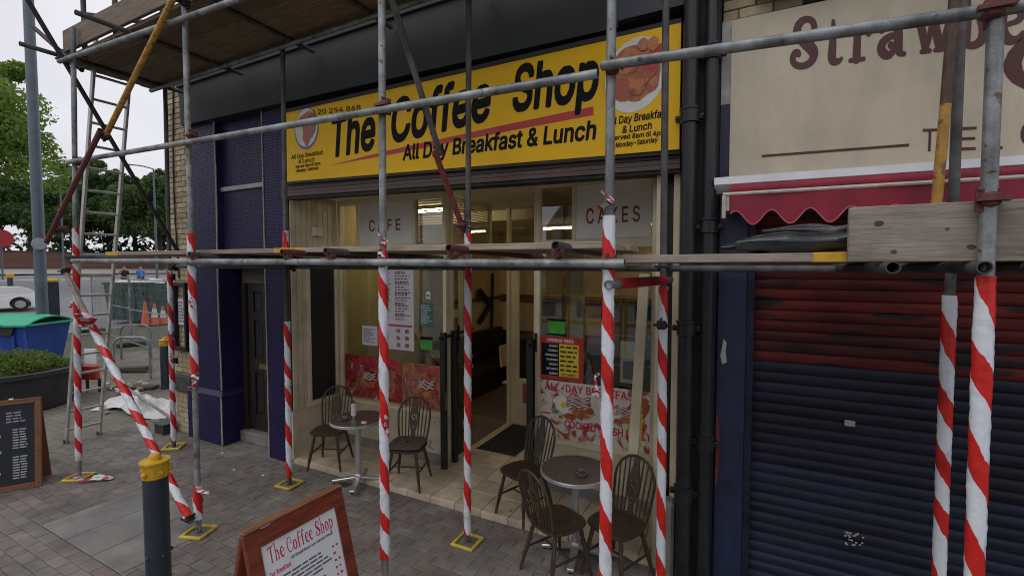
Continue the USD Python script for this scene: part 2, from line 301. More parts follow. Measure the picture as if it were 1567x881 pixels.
M = {
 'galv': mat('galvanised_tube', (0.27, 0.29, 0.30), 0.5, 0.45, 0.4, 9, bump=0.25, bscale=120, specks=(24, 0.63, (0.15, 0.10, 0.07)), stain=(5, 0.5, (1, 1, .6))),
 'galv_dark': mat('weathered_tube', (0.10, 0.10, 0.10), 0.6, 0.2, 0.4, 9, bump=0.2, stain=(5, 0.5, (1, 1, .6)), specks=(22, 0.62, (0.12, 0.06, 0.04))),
 'rust': mat('red_coupler', (0.12, 0.036, 0.033), 0.65, 0.1, 0.4, 30, bump=0.3, bscale=150),
 'black_clamp': mat('dark_coupler', (0.035, 0.025, 0.025), 0.6, 0.3, 0.4, 30, bump=0.3, bscale=150),
 'yellow_tube': mat('yellow_painted_tube', (0.38, 0.20, 0.03), 0.55, 0, 0.3, 14, specks=(26, 0.57, (0.14, 0.09, 0.06))),
 'red_tube': mat('red_painted_tube', (0.17, 0.025, 0.022), 0.6, 0, 0.3, 14, specks=(26, 0.55, (0.12, 0.07, 0.06))),
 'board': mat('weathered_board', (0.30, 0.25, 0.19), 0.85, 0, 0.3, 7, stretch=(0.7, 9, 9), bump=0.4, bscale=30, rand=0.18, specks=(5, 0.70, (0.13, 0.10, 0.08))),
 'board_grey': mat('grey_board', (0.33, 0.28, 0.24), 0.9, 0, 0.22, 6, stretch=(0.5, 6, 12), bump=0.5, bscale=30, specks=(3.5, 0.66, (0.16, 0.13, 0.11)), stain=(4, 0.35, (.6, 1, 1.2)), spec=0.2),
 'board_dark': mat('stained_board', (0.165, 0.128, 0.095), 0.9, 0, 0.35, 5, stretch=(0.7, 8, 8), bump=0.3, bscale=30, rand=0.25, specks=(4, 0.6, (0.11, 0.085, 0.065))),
 'yellow_end': mat('yellow_board_end', (0.55, 0.33, 0.03), 0.7, 0, 0.3, 12, specks=(14, 0.6, (0.28, 0.23, 0.17))),
 'brown_tube': mat('rusted_brown_tube', (0.075, 0.048, 0.036), 0.7, 0.1, 0.4, 14, bump=0.25, specks=(24, 0.6, (0.13, 0.06, 0.035))),
 'plate_yellow': mat('yellow_plate_rim', (0.55, 0.42, 0.05), 0.6, 0, 0.25, 20),
 'sole': mat('base_plate_steel', (0.19, 0.18, 0.17), 0.6, 0.3, 0.3, 20, bump=0.2),
 'ladder': mat('ladder_aluminium', (0.42, 0.41, 0.38), 0.42, 0.5, 0.2, 8, specks=(18, 0.66, (0.25, 0.22, 0.18))),
 'mosaic': mat('blue_mosaic', (0.030, 0.023, 0.115), 0.42, 0, 0.3, 3, island=0.45, spec=0.3),
 'mosaic_violet': mat('violet_mosaic', (0.038, 0.030, 0.115), 0.42, 0, 0.3, 3, island=0.45, spec=0.3),
 'grout': mat('dark_grout', (0.016, 0.014, 0.045), 0.9, 0, 0.3, 12),
 'pale_trim': mat('pale_edge_trim', (0.36, 0.33, 0.28), 0.7, 0, 0.3, 12),
 'grey_trim': mat('grey_metal_trim', (0.33, 0.35, 0.36), 0.5, 0.3, 0.2, 12),
 'door_dark': mat('dark_door_paint', (0.020, 0.016, 0.012), 0.45, 0, 0.4, 7, stretch=(6, 6, 0.7), bump=0.15),
 'olive': mat('olive_panel', (0.11, 0.10, 0.075), 0.7, 0, 0.3, 5),
 'brass': mat('dull_brass', (0.28, 0.20, 0.09), 0.4, 0.8, 0.3, 20),
 'stone_step': mat('worn_step', (0.21, 0.20, 0.18), 0.85, 0, 0.25, 6, bump=0.3),
 'dark_stone': mat('dark_plinth_stone', (0.055, 0.053, 0.055), 0.8, 0, 0.3, 9, bump=0.3),
 'fascia': mat('dark_fascia', (0.019, 0.023, 0.024), 0.7, 0, 0.35, 2.2, bump=0.12, bscale=40),
 'fascia_navy': mat('navy_fascia', (0.035, 0.04, 0.06), 0.65, 0, 0.3, 3),
 'black_trim': mat('black_trim', (0.012, 0.012, 0.012), 0.6, 0, 0.3, 8),
 'brown_slat': mat('brown_shutter_slat', (0.075, 0.05, 0.042), 0.5, 0.1, 0.35, 6, stretch=(0.6, 5, 5), rand=0.25),
 'cream': mat('cream_gloss_paint', (0.60, 0.53, 0.37), 0.45, 0, 0.14, 3, bump=0.05, specks=(9, 0.73, (0.24, 0.19, 0.12))),
 'cream_dirty': mat('dirty_cream_paint', (0.52, 0.465, 0.335), 0.55, 0, 0.22, 3, bump=0.1, specks=(6, 0.70, (0.20, 0.17, 0.12))),
 'ceil': mat('ceiling_cream', (0.70, 0.64, 0.49), 0.75, 0, 0.1, 2),
 'wall_int': mat('interior_wall', (0.60, 0.46, 0.27), 0.8, 0, 0.08, 2),
 'wall_left': mat('interior_wall_olive', (0.50, 0.43, 0.24), 0.8, 0, 0.1, 2),
 'wood_dark': mat('dark_interior_wood', (0.022, 0.015, 0.011), 0.45, 0, 0.35, 6, stretch=(6, 6, 0.8)),
 'dado': mat('brown_dado', (0.12, 0.05, 0.025), 0.5, 0, 0.2, 6),
 'floor_int': mat('interior_floor', (0.09, 0.07, 0.055), 0.5, 0, 0.2, 4),
 'black_metal': mat('black_metal', (0.014, 0.014, 0.014), 0.45, 0.2, 0.3, 12),
 'mesh_dark': mat('dark_louvre', (0.035, 0.033, 0.03), 0.6, 0.2, 0.3, 10),
 'panel_white': mat('hardboard_white', (0.66, 0.65, 0.60), 0.6, 0, 0.07, 4),
 'tile': mat('cream_floor_tile', (0.50, 0.42, 0.31), 0.5, 0, 0.2, 6, rand=0.12, bump=0.08, specks=(7, 0.68, (0.24, 0.20, 0.15))),
 'tile_grout': mat('tile_grout', (0.12, 0.10, 0.08), 0.9, 0, 0.3, 20),
 'mat_black': mat('door_mat', (0.014, 0.014, 0.015), 0.95, 0, 0.4, 60, bump=0.6, bscale=300),
 'yellow_sign': mat('yellow_sign', (0.80, 0.47, 0.006), 0.5, 0, 0.06, 1.5, spec=0.3, specks=(16, 0.78, (0.42, 0.27, 0.03))),
 'ink': mat('black_lettering', (0.008, 0.009, 0.010), 0.7, 0, 0.2, 8, spec=0.15),
 'sign_red': mat('sign_red', (0.42, 0.02, 0.022), 0.4, 0, 0.12, 4),
 'plate_white': mat('printed_plate', (0.66, 0.66, 0.64), 0.45, 0, 0.1, 8),
 'plate_blue': mat('printed_plate_rim', (0.10, 0.12, 0.24), 0.45, 0, 0.2, 8),
 'cream_sign': mat('cream_sign_board', (0.52, 0.46, 0.35), 0.6, 0, 0.08, 2.2, specks=(22, 0.78, (0.30, 0.26, 0.19)), stain=(1.4, 0.22, (1.5, 1, .5))),
 'maroon': mat('maroon_lettering', (0.072, 0.016, 0.015), 0.5, 0, 0.2, 8),
 'cafe_red': mat('signwriter_red', (0.20, 0.018, 0.028), 0.5, 0, 0.15, 8),
 'white_fascia': mat('white_strip', (0.72, 0.73, 0.78), 0.5, 0, 0.08, 5, specks=(12, 0.72, (0.42, 0.42, 0.42))),
 'awning': mat('red_awning_cloth', (0.265, 0.022, 0.045), 0.8, 0, 0.22, 4, bump=0.25, bscale=220, stain=(2.5, 0.35, (1, 1, .4))),
 'awning_trim': mat('awning_rail', (0.45, 0.41, 0.36), 0.5, 0.2, 0.25, 12),
 'navy': mat('navy_paint', (0.014, 0.020, 0.056), 0.5, 0, 0.35, 4, specks=(8, 0.70, (0.05, 0.05, 0.06))),
 'white_flake': mat('flaking_white', (0.42, 0.42, 0.40), 0.8, 0, 0.25, 8),
 'slat_red': mat('red_shutter_slat', (0.098, 0.012, 0.011), 0.72, 0, 0.5, 3.0, stretch=(0.6, 4, 4), rand=0.35, specks=(3, 0.57, (0.020, 0.012, 0.014)), spec=0.25, stain=(1.6, 0.6, (0.5, 1, 1.6))),
 'slat_black': mat('black_shutter_slat', (0.010, 0.010, 0.015), 0.65, 0, 0.4, 4, stretch=(0.6, 4, 4), rand=0.25, spec=0.3, stain=(2.5, 0.5, (0.4, 1, 2))),
 'slat_navy': mat('navy_shutter_slat', (0.010, 0.014, 0.036), 0.62, 0, 0.4, 4, stretch=(0.6, 4, 4), rand=0.25, spec=0.35, stain=(2.5, 0.5, (0.4, 1, 2))),
 'pipe_black': mat('black_drainpipe', (0.013, 0.014, 0.017), 0.38, 0, 0.4, 7, bump=0.1),
 'chair': mat('chair_wood', (0.044, 0.028, 0.016), 0.42, 0, 0.4, 6, stretch=(5, 5, 0.9), rand=0.15),
 'cushion': mat('brown_cushion', (0.085, 0.062, 0.045), 0.95, 0, 0.25, 25, bump=0.4, bscale=220),
 'top_steel': mat('brushed_table_top', (0.095, 0.068, 0.054), 0.36, 0, 0.15, 5, rv=0.05, spec=0.35),
 'alu': mat('aluminium_edge', (0.55, 0.55, 0.55), 0.32, 0.85, 0.05, 8, rv=0.03),
 'black_plastic': mat('black_plastic', (0.018, 0.018, 0.02), 0.5, 0, 0.3, 10),
 'white_plastic': mat('white_plastic', (0.62, 0.61, 0.57), 0.45, 0, 0.1, 10),
 'chrome': mat('chrome', (0.7, 0.7, 0.7), 0.12, 1.0, 0.05, 10),
 'mahogany': mat('mahogany_frame', (0.165, 0.036, 0.018), 0.38, 0, 0.35, 5, stretch=(8, 1.2, 8), bump=0.1),
 'oak': mat('brown_frame', (0.20, 0.085, 0.038), 0.5, 0, 0.3, 5, stretch=(8, 1.2, 8), bump=0.1),
 'paper': mat('printed_paper', (0.66, 0.69, 0.72), 0.5, 0, 0.05, 4),
 'paper_grey': mat('menu_paper', (0.56, 0.56, 0.60), 0.5, 0, 0.06, 4),
 'print_red': mat('print_red', (0.48, 0.02, 0.07), 0.5, 0, 0.15, 9),
 'print_grey': mat('print_grey', (0.10, 0.10, 0.13), 0.6, 0, 0.2, 9),
 'chalk': mat('chalkboard', (0.018, 0.022, 0.032), 0.75, 0, 0.35, 3),
 'chalk_white': mat('chalk_white', (0.42, 0.44, 0.46), 0.9, 0, 0.35, 40),
 'chalk_pink': mat('chalk_lilac', (0.40, 0.30, 0.46), 0.9, 0, 0.3, 40),
 'chalk_yellow': mat('chalk_orange', (0.55, 0.34, 0.12), 0.9, 0, 0.3, 40),
 'bollard': mat('bollard_paint', (0.021, 0.029, 0.041), 0.42, 0, 0.3, 6, bump=0.06, specks=(30, 0.72, (0.08, 0.08, 0.085))),
 'bollard_yellow': mat('bollard_yellow', (0.55, 0.32, 0.015), 0.45, 0, 0.2, 12, specks=(20, 0.68, (0.20, 0.13, 0.05))),
 'column': mat('lamp_column_grey', (0.105, 0.13, 0.16), 0.5, 0.2, 0.2, 4),
 'bin_blue': mat('bin_blue', (0.012, 0.055, 0.27), 0.4, 0, 0.15, 3),
 'bin_green': mat('bin_lid_green', (0.015, 0.38, 0.21), 0.42, 0, 0.18, 4),
 'planter': mat('black_planter', (0.024, 0.026, 0.030), 0.5, 0, 0.3, 5),
 'soil': mat('soil', (0.04, 0.03, 0.02), 0.95, 0, 0.3, 20, bump=0.5),
 'cone': mat('cone_orange', (0.62, 0.13, 0.04), 0.6, 0, 0.15, 6),
 'cone_white': mat('cone_sleeve', (0.62, 0.62, 0.58), 0.6, 0, 0.1, 6),
 'skip': mat('green_skip', (0.010, 0.045, 0.034), 0.6, 0, 0.3, 2, specks=(4, 0.68, (0.06, 0.05, 0.04))),
 'rubble': mat('rubble', (0.30, 0.27, 0.23), 0.95, 0, 0.3, 9, bump=0.5, rand=0.3),
 'sack': mat('white_sacking', (0.62, 0.62, 0.62), 0.7, 0, 0.12, 6, bump=0.3, bscale=40),
 'timber': mat('dark_timber', (0.07, 0.055, 0.045), 0.9, 0, 0.35, 6, bump=0.4),
 'asphalt': mat('asphalt', (0.19, 0.195, 0.20), 0.9, 0, 0.12, 0.6, bump=0.2, bscale=50, world=True),
 'kerb': mat('kerb_concrete', (0.30, 0.29, 0.27), 0.9, 0, 0.15, 2),
 'road_paint': mat('road_paint', (0.62, 0.62, 0.60), 0.8, 0, 0.15, 3),
 'grass': mat('far_grass', (0.055, 0.075, 0.025), 0.95, 0, 0.35, 1.0, world=True, bump=0.5, bscale=8),
 'sand_joint': mat('paver_joint', (0.085, 0.082, 0.062), 0.95, 0, 0.35, 2.5, col2=(0.10, 0.11, 0.06), world=True, bump=0.4, bscale=90),
 'slab': mat('concrete_slab', (0.225, 0.220, 0.210), 0.88, 0, 0.14, 2.5, bump=0.25, bscale=90, rand=0.06, specks=(5, 0.66, (0.15, 0.145, 0.14)), stain=(1.6, 0.35)),
 'car_white': mat('white_car_paint', (0.72, 0.72, 0.71), 0.25, 0, 0.03, 3),
 'tyre': mat('tyre', (0.015, 0.015, 0.015), 0.85, 0, 0.2, 10),
 'rim': mat('wheel_rim', (0.42, 0.42, 0.43), 0.35, 0.7, 0.15, 10),
 'lamp_red': mat('lamp_red', (0.35, 0.01, 0.01), 0.2, 0, 0.1, 4),
 'car_glass': mat('car_glass', (0.02, 0.025, 0.03), 0.06, 0, 0.1, 3),
 'bark': mat('bark', (0.055, 0.045, 0.035), 0.95, 0, 0.35, 3, bump=0.6, bscale=12),
 'skin': mat('skin', (0.45, 0.26, 0.18), 0.55, 0, 0.08, 6),
 'hair': mat('dark_hair', (0.02, 0.014, 0.01), 0.6, 0, 0.3, 30),
 'shirt_dark': mat('dark_top', (0.014, 0.014, 0.02), 0.9, 0, 0.2, 12),
 'shirt_blue': mat('blue_striped_shirt', (0.07, 0.20, 0.46), 0.85, 0, 0.45, 30, stretch=(1, 1, 0.05)),
 'trousers': mat('dark_trousers', (0.025, 0.028, 0.04), 0.9, 0, 0.2, 12),
 'red_blue': mat('red_sign_face', (0.42, 0.03, 0.035), 0.5, 0, 0.15, 3),
 'sign_grey': mat('round_sign_grey', (0.30, 0.33, 0.38), 0.5, 0, 0.15, 5),
 'sheet': mat('black_sheeting', (0.02, 0.022, 0.026), 0.22, 0, 0.3, 6, bump=0.5, bscale=18),
 'ashtray': mat('ashtray_glass', (0.10, 0.10, 0.10), 0.12, 0.3, 0.2, 10),
 'green_sign': mat('green_notice', (0.05, 0.30, 0.03), 0.5, 0, 0.3, 14),
 'teal_sign': mat('teal_notice', (0.03, 0.13, 0.11), 0.5, 0, 0.25, 10),
 'board_yellow': mat('yellow_column', (0.60, 0.47, 0.03), 0.5, 0, 0.1, 8),
 'barrier_yellow': mat('barrier_yellow', (0.62, 0.38, 0.02), 0.5, 0, 0.1, 8),
 'barrier_blue': mat('barrier_blue', (0.03, 0.07, 0.25), 0.5, 0, 0.1, 8),
 'cable': mat('black_cable', (0.012, 0.012, 0.012), 0.6, 0, 0.2, 8),
 'win_dark': mat('dark_window', (0.03, 0.035, 0.04), 0.08, 0, 0.2, 2),
 'roof': mat('slate_roof', (0.07, 0.07, 0.08), 0.8, 0, 0.2, 4),
 'barrier_red': mat('barrier_red', (0.50, 0.06, 0.03), 0.5, 0, 0.15, 8),
 'beige_plastic': mat('beige_plastic', (0.45, 0.36, 0.24), 0.5, 0, 0.1, 8),
 'light_on': emit('lit_tube', (1.0, 0.80, 0.52), 50.0),
 'glass': glass('window_glass', (0.80, 0.82, 0.76), 1.9),
 'glass_in': glass('door_glass', (0.86, 0.87, 0.82), 0.7),
}
M['slat_dull'] = mat('dull_red_shutter_slat', (0.072, 0.013, 0.014), 0.7, 0, 0.5, 3.0, stretch=(0.6, 4, 4), rand=0.3, specks=(3, 0.52, (0.018, 0.012, 0.016)), spec=0.25, stain=(1.6, 0.6, (0.5, 1, 1.6)))
M['slat_mid'] = mat('dark_navy_shutter_slat', (0.010, 0.0115, 0.026), 0.62, 0, 0.4, 4, stretch=(0.6, 4, 4), rand=0.25, spec=0.3, stain=(2.5, 0.5, (0.4, 1, 2)))
for i, c in enumerate([(0.37, 0.305, 0.20), (0.41, 0.345, 0.235), (0.32, 0.26, 0.17), (0.35, 0.275, 0.17)]):
    M[f'brick{i}'] = mat(f'buff_brick_{i}', c, 0.9, 0, 0.25, 9, bump=0.5, bscale=60, rand=0.12, specks=(14, 0.70, (0.20, 0.15, 0.10)))
M['mortar'] = mat('mortar', (0.19, 0.165, 0.13), 0.95, 0, 0.25, 12, bump=0.4)
for i, c in enumerate([(0.205, 0.180, 0.164), (0.188, 0.163, 0.148), (0.212, 0.190, 0.173), (0.188, 0.171, 0.158), (0.195, 0.162, 0.144)]):
    M[f'paver{i}'] = mat(f'clay_paver_{i}', c, 0.85, 0, 0.22, 6, bump=0.35, bscale=110, rand=0.08, specks=(12, 0.70, (0.22, 0.205, 0.19)), stain=(1.1, 0.42))
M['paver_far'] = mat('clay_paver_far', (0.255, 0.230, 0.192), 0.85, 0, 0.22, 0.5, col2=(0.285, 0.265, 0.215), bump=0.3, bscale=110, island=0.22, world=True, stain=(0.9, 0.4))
M['far_brick'] = usdkit.material(stage, '/World/Looks/far_brick', {
    'g': ('geometry', {}), 'mp': ('mapping', {'rotation': (math.pi / 2, 0, 0)}), 'b': ('brick_texture', {'color1': (0.16, 0.075, 0.05), 'color2': (0.11, 0.055, 0.04), 'mortar': (0.18, 0.16, 0.14), 'scale': 2.2, 'mortar_size': 0.012}),
    'p': ('principled_bsdf', {'roughness': 0.9})}, [('g.position', 'mp.vector'), ('mp.vector', 'b.vector'), ('b.color', 'p.base_color')], surface='p.BSDF')
# red and white barrier tape: the stripes are printed along the tape's own length
M['tape'] = usdkit.material(stage, '/World/Looks/barrier_tape', {
    'tc': ('texture_coordinate', {}), 's': ('separate_xyz', {}), 'a': ('math', {'math_type': 'add'}), 'fr': ('math', {'math_type': 'fraction'}),
    'r': ('rgb_ramp', {'ramp': [(0.0, (0.56, 0.022, 0.018)), (0.44, (0.56, 0.022, 0.018)), (0.455, (0.67, 0.71, 0.77)), (0.985, (0.67, 0.71, 0.77)), (1.0, (0.52, 0.022, 0.018))]}),
    'n': ('noise_texture', {'scale': 28.0, 'detail': 4.0}), 'bp': ('bump', {'strength': 0.5, 'distance': 0.008}), 'p': ('principled_bsdf', {'roughness': 0.36, 'specular_ior_level': 0.4}),
    'g': ('noise_texture', {'scale': 7.0, 'detail': 5.0}), 'gr': ('rgb_ramp', {'ramp': [(0.30, (0.62, 0.59, 0.56)), (0.46, (1, 1, 1))]}), 'mu': ('mix', {'mix_type': 'multiply', 'fac': 0.8})},
    [('tc.UV', 's.vector'), ('s.x', 'a.value1'), ('s.y', 'a.value2'), ('a.value', 'fr.value1'), ('fr.value', 'r.fac'), ('r.color', 'mu.color1'), ('tc.object', 'g.vector'), ('g.fac', 'gr.fac'), ('gr.color', 'mu.color2'), ('mu.color', 'p.base_color'),
     ('tc.object', 'n.vector'), ('n.fac', 'bp.height'), ('bp.normal', 'p.normal')], surface='p.BSDF')
PH = {
 'red_food': photo_mat('food_print_red', [(0.22, 0.012, 0.01), (0.34, 0.025, 0.02), (0.14, 0.01, 0.008), (0.36, 0.06, 0.05), (0.30, 0.02, 0.03), (0.48, 0.36, 0.36)], 6, 1.3),
 'burger': photo_mat('food_print_burger', [(0.14, 0.02, 0.015), (0.34, 0.05, 0.04), (0.42, 0.17, 0.08), (0.20, 0.08, 0.04), (0.30, 0.04, 0.03), (0.48, 0.44, 0.38)], 7, 4.1),
 'fryup': photo_mat('food_print_fryup', [(0.30, 0.03, 0.02), (0.40, 0.10, 0.03), (0.55, 0.52, 0.42), (0.58, 0.57, 0.54), (0.56, 0.55, 0.50), (0.38, 0.05, 0.03), (0.30, 0.10, 0.03)], 4.5, 8.8),
 'beans': photo_mat('food_print_beans', [(0.42, 0.11, 0.03), (0.30, 0.05, 0.02), (0.50, 0.16, 0.05)], 26, 2.2),
 'meat': photo_mat('food_print_meat', [(0.20, 0.05, 0.02), (0.34, 0.10, 0.03), (0.48, 0.17, 0.05), (0.36, 0.06, 0.03)], 7, 6.0),
 'egg': photo_mat('food_print_egg', [(0.50, 0.50, 0.36), (0.60, 0.58, 0.42), (0.42, 0.46, 0.30)], 6, 5.0),
 'bacon': photo_mat('food_print_bacon', [(0.36, 0.16, 0.16), (0.22, 0.05, 0.05), (0.46, 0.28, 0.26)], 12, 3.0),
}
def brickmat(): return M[f'brick{rng.integers(4)}']

# ================================================================ THE SETTING
def ground_h(x): return np.where(x > -25, 0.0, np.minimum((-25 - x) * 0.057, 6.0))
def drape(x0, x1, y0, y1, nx, ny, dz):
    X, Y = np.meshgrid(np.linspace(x0, x1, nx + 1), np.linspace(y0, y1, ny + 1), indexing='ij')
    V = np.stack([X, Y, ground_h(X) + dz], -1).reshape(-1, 3); F = []
    for i in range(nx):
        for j in range(ny):
            a = i * (ny + 1) + j; F.append((a, a + ny + 1, a + ny + 2, a + 1))
    return V, np.array(F)
single('ground', drape(-425, 175, -200, 400, 120, 4, -0.16), M['grass'], None, None, kind='structure')
pav = Thing('pavement', None, None, kind='structure')
pav.part('bedding', box(-23.0, 14.0, -3.4, 3.78, -0.3, -0.0042), M['sand_joint'])
pav.part('bedding', box(-23.0, -7.66, 3.78, 40.0, -0.3, -0.0046), M['sand_joint'])
single('road', drape(-58, -23.16, -80, 160, 35, 4, -0.10), M['asphalt'], None, None, kind='structure')
single('front_road', box(-23.16, 60, -24.0, -3.55, -0.3, -0.10), M['asphalt'], None, None, kind='structure')
kb = Thing('kerb', None, None, kind='structure')
for k in range(30): kb.part('kerb_stone', box(-23.155, -23.005, -3.4 + k * 0.95, -3.4 + k * 0.95 + 0.94, -0.3, 0.004, 0.015), M['kerb'])
for k in range(26): kb.part('kerb_stone', box(-14 + k * 0.95, -14 + k * 0.95 + 0.94, -3.55, -3.405, -0.3, 0.004, 0.015), M['kerb'])
single('road_markings', drape(-52.4, -52.0, -60, 150, 1, 2, -0.09), M['road_paint'], None, None, kind='structure')
single('far_pavement', drape(-66, -58, -80, 160, 4, 4, 0.02), M['kerb'], None, None, kind='structure')

# clay pavers in running bond, three concrete slabs let into them
SX0, SX1, SY0, SY1 = -5.95, -4.43, 1.74, 1.74 + 8 * 0.104
cells = []
Y0 = SY0 - 11 * 0.104 - 0.004
NR = int((3.775 - Y0) / 0.104)
for j in range(NR + 1):
    y = Y0 + j * 0.104; dy = 0.1 if j < NR else 3.776 - y
    if dy < 0.02: continue
    for i in range(int(16 / 0.206)):
        x = -16 + i * 0.206 + (0.103 if j % 2 else 0)
        if x > -0.3: continue
        for a, b in (((x, min(x + 0.2, SX0 - 0.006)), (max(x, SX1 + 0.004), x + 0.2)) if y + 0.1 > SY0 and y < SY1 - 0.02 else ((x, x + 0.2),)):
            if b - a > 0.02: cells.append((a, y, b - a, dy))
for j in range(int(7.0 / 0.104)):
    y = 3.79 + j * 0.104
    for i in range(int(8.2 / 0.206)):
        x = -16 + i * 0.206 + (0.103 if j % 2 else 0)
        if x + 0.2 < -7.68: cells.append((x, y, 0.2, 0.1))
cells = np.array(cells)
def pix(P):
    d = np.asarray(P, float) - EYE; z = d @ FWD
    return 783.5 + FPX * (d @ RIGHT) / z, 440.5 - FPX * (d @ UP) / z, z
ctr = np.column_stack([cells[:, :2] + [0.1, 0.05], np.zeros(len(cells))])
pu, pv, pz = pix(ctr)
seen = (pz > 0.5) & (pu > -20) & (pu < 1100) & (pv < 900) & (pv > 0)
order = np.argsort(np.where(seen, pz, 999))[:296]
near = np.zeros(len(cells), bool); near[order] = True
def paver(x, y, w=0.2, d=0.1):
    z = rng.normal(0, 0.0016); t = rng.normal(0, 0.004, 2); c = 0.006
    w, d = w + 0.001, d + 0.001; tp = np.array([[x + c, y + c], [x + w - c, y + c], [x + w - c, y + d - c], [x + c, y + d - c]]); lo = np.array([[x, y], [x + w, y], [x + w, y + d], [x, y + d]])
    zt = z + (tp - [x + w / 2, y + d / 2]) @ t
    V = np.vstack([np.column_stack([tp, zt]), np.column_stack([lo, np.full(4, z - 0.004)]), np.column_stack([lo, np.full(4, -0.06)])])
    F = [(0, 1, 2), (0, 2, 3)]
    for a in (0, 4):
        for k in range(4): l = (k + 1) % 4; F += [(a + k, a + 4 + k, a + 4 + l), (a + k, a + 4 + l, a + l)]
    return V, np.array(F)
far = []
for i in np.nonzero(near)[0]: pav.part('paver', paver(*cells[i]), M[f'paver{rng.integers(5)}'])
groups = [[] for _ in range(5)]
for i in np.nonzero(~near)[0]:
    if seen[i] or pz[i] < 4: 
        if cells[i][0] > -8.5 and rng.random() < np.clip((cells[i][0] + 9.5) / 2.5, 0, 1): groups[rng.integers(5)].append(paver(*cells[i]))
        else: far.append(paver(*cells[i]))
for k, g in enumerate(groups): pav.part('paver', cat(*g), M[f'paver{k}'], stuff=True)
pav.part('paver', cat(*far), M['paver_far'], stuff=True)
xs = [SX0, -5.43, -4.92, SX1]
for a, b in zip(xs[:-1], xs[1:]):
    pav.part('slab', box(a + 0.003, b - 0.003, SY0 + 0.002, SY1 - 0.003, -0.05, 0.003, 0.006), M['slab'])
# small covers and litter set in the pavement
for (x, y, a) in ((-5.35, 3.05, 0.16), (-4.75, 2.98, 0.13)):
    pav.part('stopcock_cover', box(x, x + a, y, y + a, -0.04, 0.006, 0.003), M['sole'])

# ================================================================ CAFE BUILDING
B = Thing('cafe_building', 'café building with blue mosaic pilasters, dark fascia and buff brick corner', 'building', (-4.0, 4.4, 0))
YF = 3.75
# buff brick corner pier
pier = B.part('brick_pier', box(-7.63, -7.17, 3.762, 4.4, 0, 5.6), M['mortar'])
C = 0.0755
for j in range(67):
    z0 = 0.004 + j * C
    if 0.62 < z0 + 0.03 < 0.87: continue
    cuts = [-7.64, -7.53, -7.305, -7.165] if j % 2 else [-7.64, -7.42, -7.195, -7.165]
    for a, b in zip(cuts[:-1], cuts[1:]):
        if b - a < 0.05: continue
        o = rng.normal(0, 0.0018)
        B.part('brick', box(a + 0.005, b - 0.005, YF + o, 3.83, z0, z0 + 0.0655, 0.004), brickmat(), parent=pier)
B.part('plinth_stone', box(-7.66, -7.15, 3.70, 3.82, 0.635, 0.865, 0.012), M['dark_stone'])
B.part('side_wall', box(-7.62, -7.4, 4.401, 14, 0, 9), M['far_brick'])
# mosaic
def mosaic(u0, u1, z0, z1, put_, tw=0.095, th=0.0290, gap=0.0045, gv=0.0006):
    V, F = [], []
    nz = int((z1 - z0) / (th + gap)); nx = max(1, int(round((u1 - u0) / (tw + gv)))); tw2 = (u1 - u0) / nx
    k = 0
    base = np.array([[0, 1, 2], [0, 2, 3], [0, 4, 5], [0, 5, 1], [1, 5, 6], [1, 6, 2], [2, 6, 7], [2, 7, 3], [3, 7, 4], [3, 4, 0]])
    for j in range(nz):
        z = z0 + j * (th + gap)
        for i in range(nx):
            u = u0 + i * tw2; o = 0.004 + rng.normal(0, 0.0005); c = 0.0012
            q = [(u + c, z + c, o), (u + tw2 - gv - c, z + c, o), (u + tw2 - gv - c, z + th - c, o), (u + c, z + th - c, o), (u, z, 0), (u + tw2 - gv, z, 0), (u + tw2 - gv, z + th, 0), (u, z + th, 0)]
            V += [put_(*p) for p in q]; F.append(base + k); k += 8
    return np.array(V), np.vstack(F)
def on_y(y): return lambda u, z, o: (u, y - o, z)
def on_x(x, s=1): return lambda u, z, o: (x + s * o, u, z)
FIX = lambda m: (vf(m)[0], vf(m)[1][:, ::-1])
def pilaster(x0, x1, z0, z1, y, ret=None):
    p = B.part('pilaster', box(x0, x1, y, 4.3, z0, z1), M['grout'])
    B.part('mosaic_tile', mosaic(x0, x1, z0 + 0.01, z1, on_y(y)), M['mosaic'], parent=p, stuff=True)
    if ret: B.part('mosaic_tile', FIX(mosaic(y, ret, z0 + 0.01, z1, on_x(x1))), M['mosaic'], parent=p, stuff=True)
    return p
pilaster(-7.16, -6.45, 0.74, 4.55, YF, 4.12)
pilaster(-7.20, -6.37, 0.0, 0.68, YF - 0.055, 4.12)
B.part('plinth_cap', hullpts([(-7.2, 3.69, .682), (-7.2, 3.745, .74), (-6.36, 3.69, .682), (-6.44, 3.745, .74), (-7.2, 4.1, .682), (-7.2, 4.1, .74), (-6.36, 4.1, .682), (-6.44, 4.1, .74)]), M['mosaic_violet'])
pilaster(-5.45, -5.075, 0.0, 4.55, YF)
pan = B.part('mosaic_panel', box(-6.45, -5.45, 3.83, 4.3, 2.52, 4.55), M['grout'])
B.part('mosaic_tile', mosaic(-6.44, -5.45, 2.53, 4.55, on_y(3.83)), M['mosaic_violet'], parent=pan, stuff=True)
B.part('panel_bar', box(-6.44, -5.46, 3.79, 3.828, 3.49, 3.55, 0.006), M['grey_trim'])
trim = [(-6.455 + 0.012 * math.sin(z * 2.2), YF - 0.012, z) for z in np.linspace(0.76, 4.5, 24)]
B.part('edge_trim', sweep(trim, 0.011, 6), M['pale_trim'])
B.part('edge_trim', box(-6.385, -6.365, 3.683, 3.694, 0.01, 0.67), M['pale_trim'])
B.part('edge_trim', box(-5.457, -5.445, 3.735, 3.747, 0.02, 4.5), M['pale_trim'])
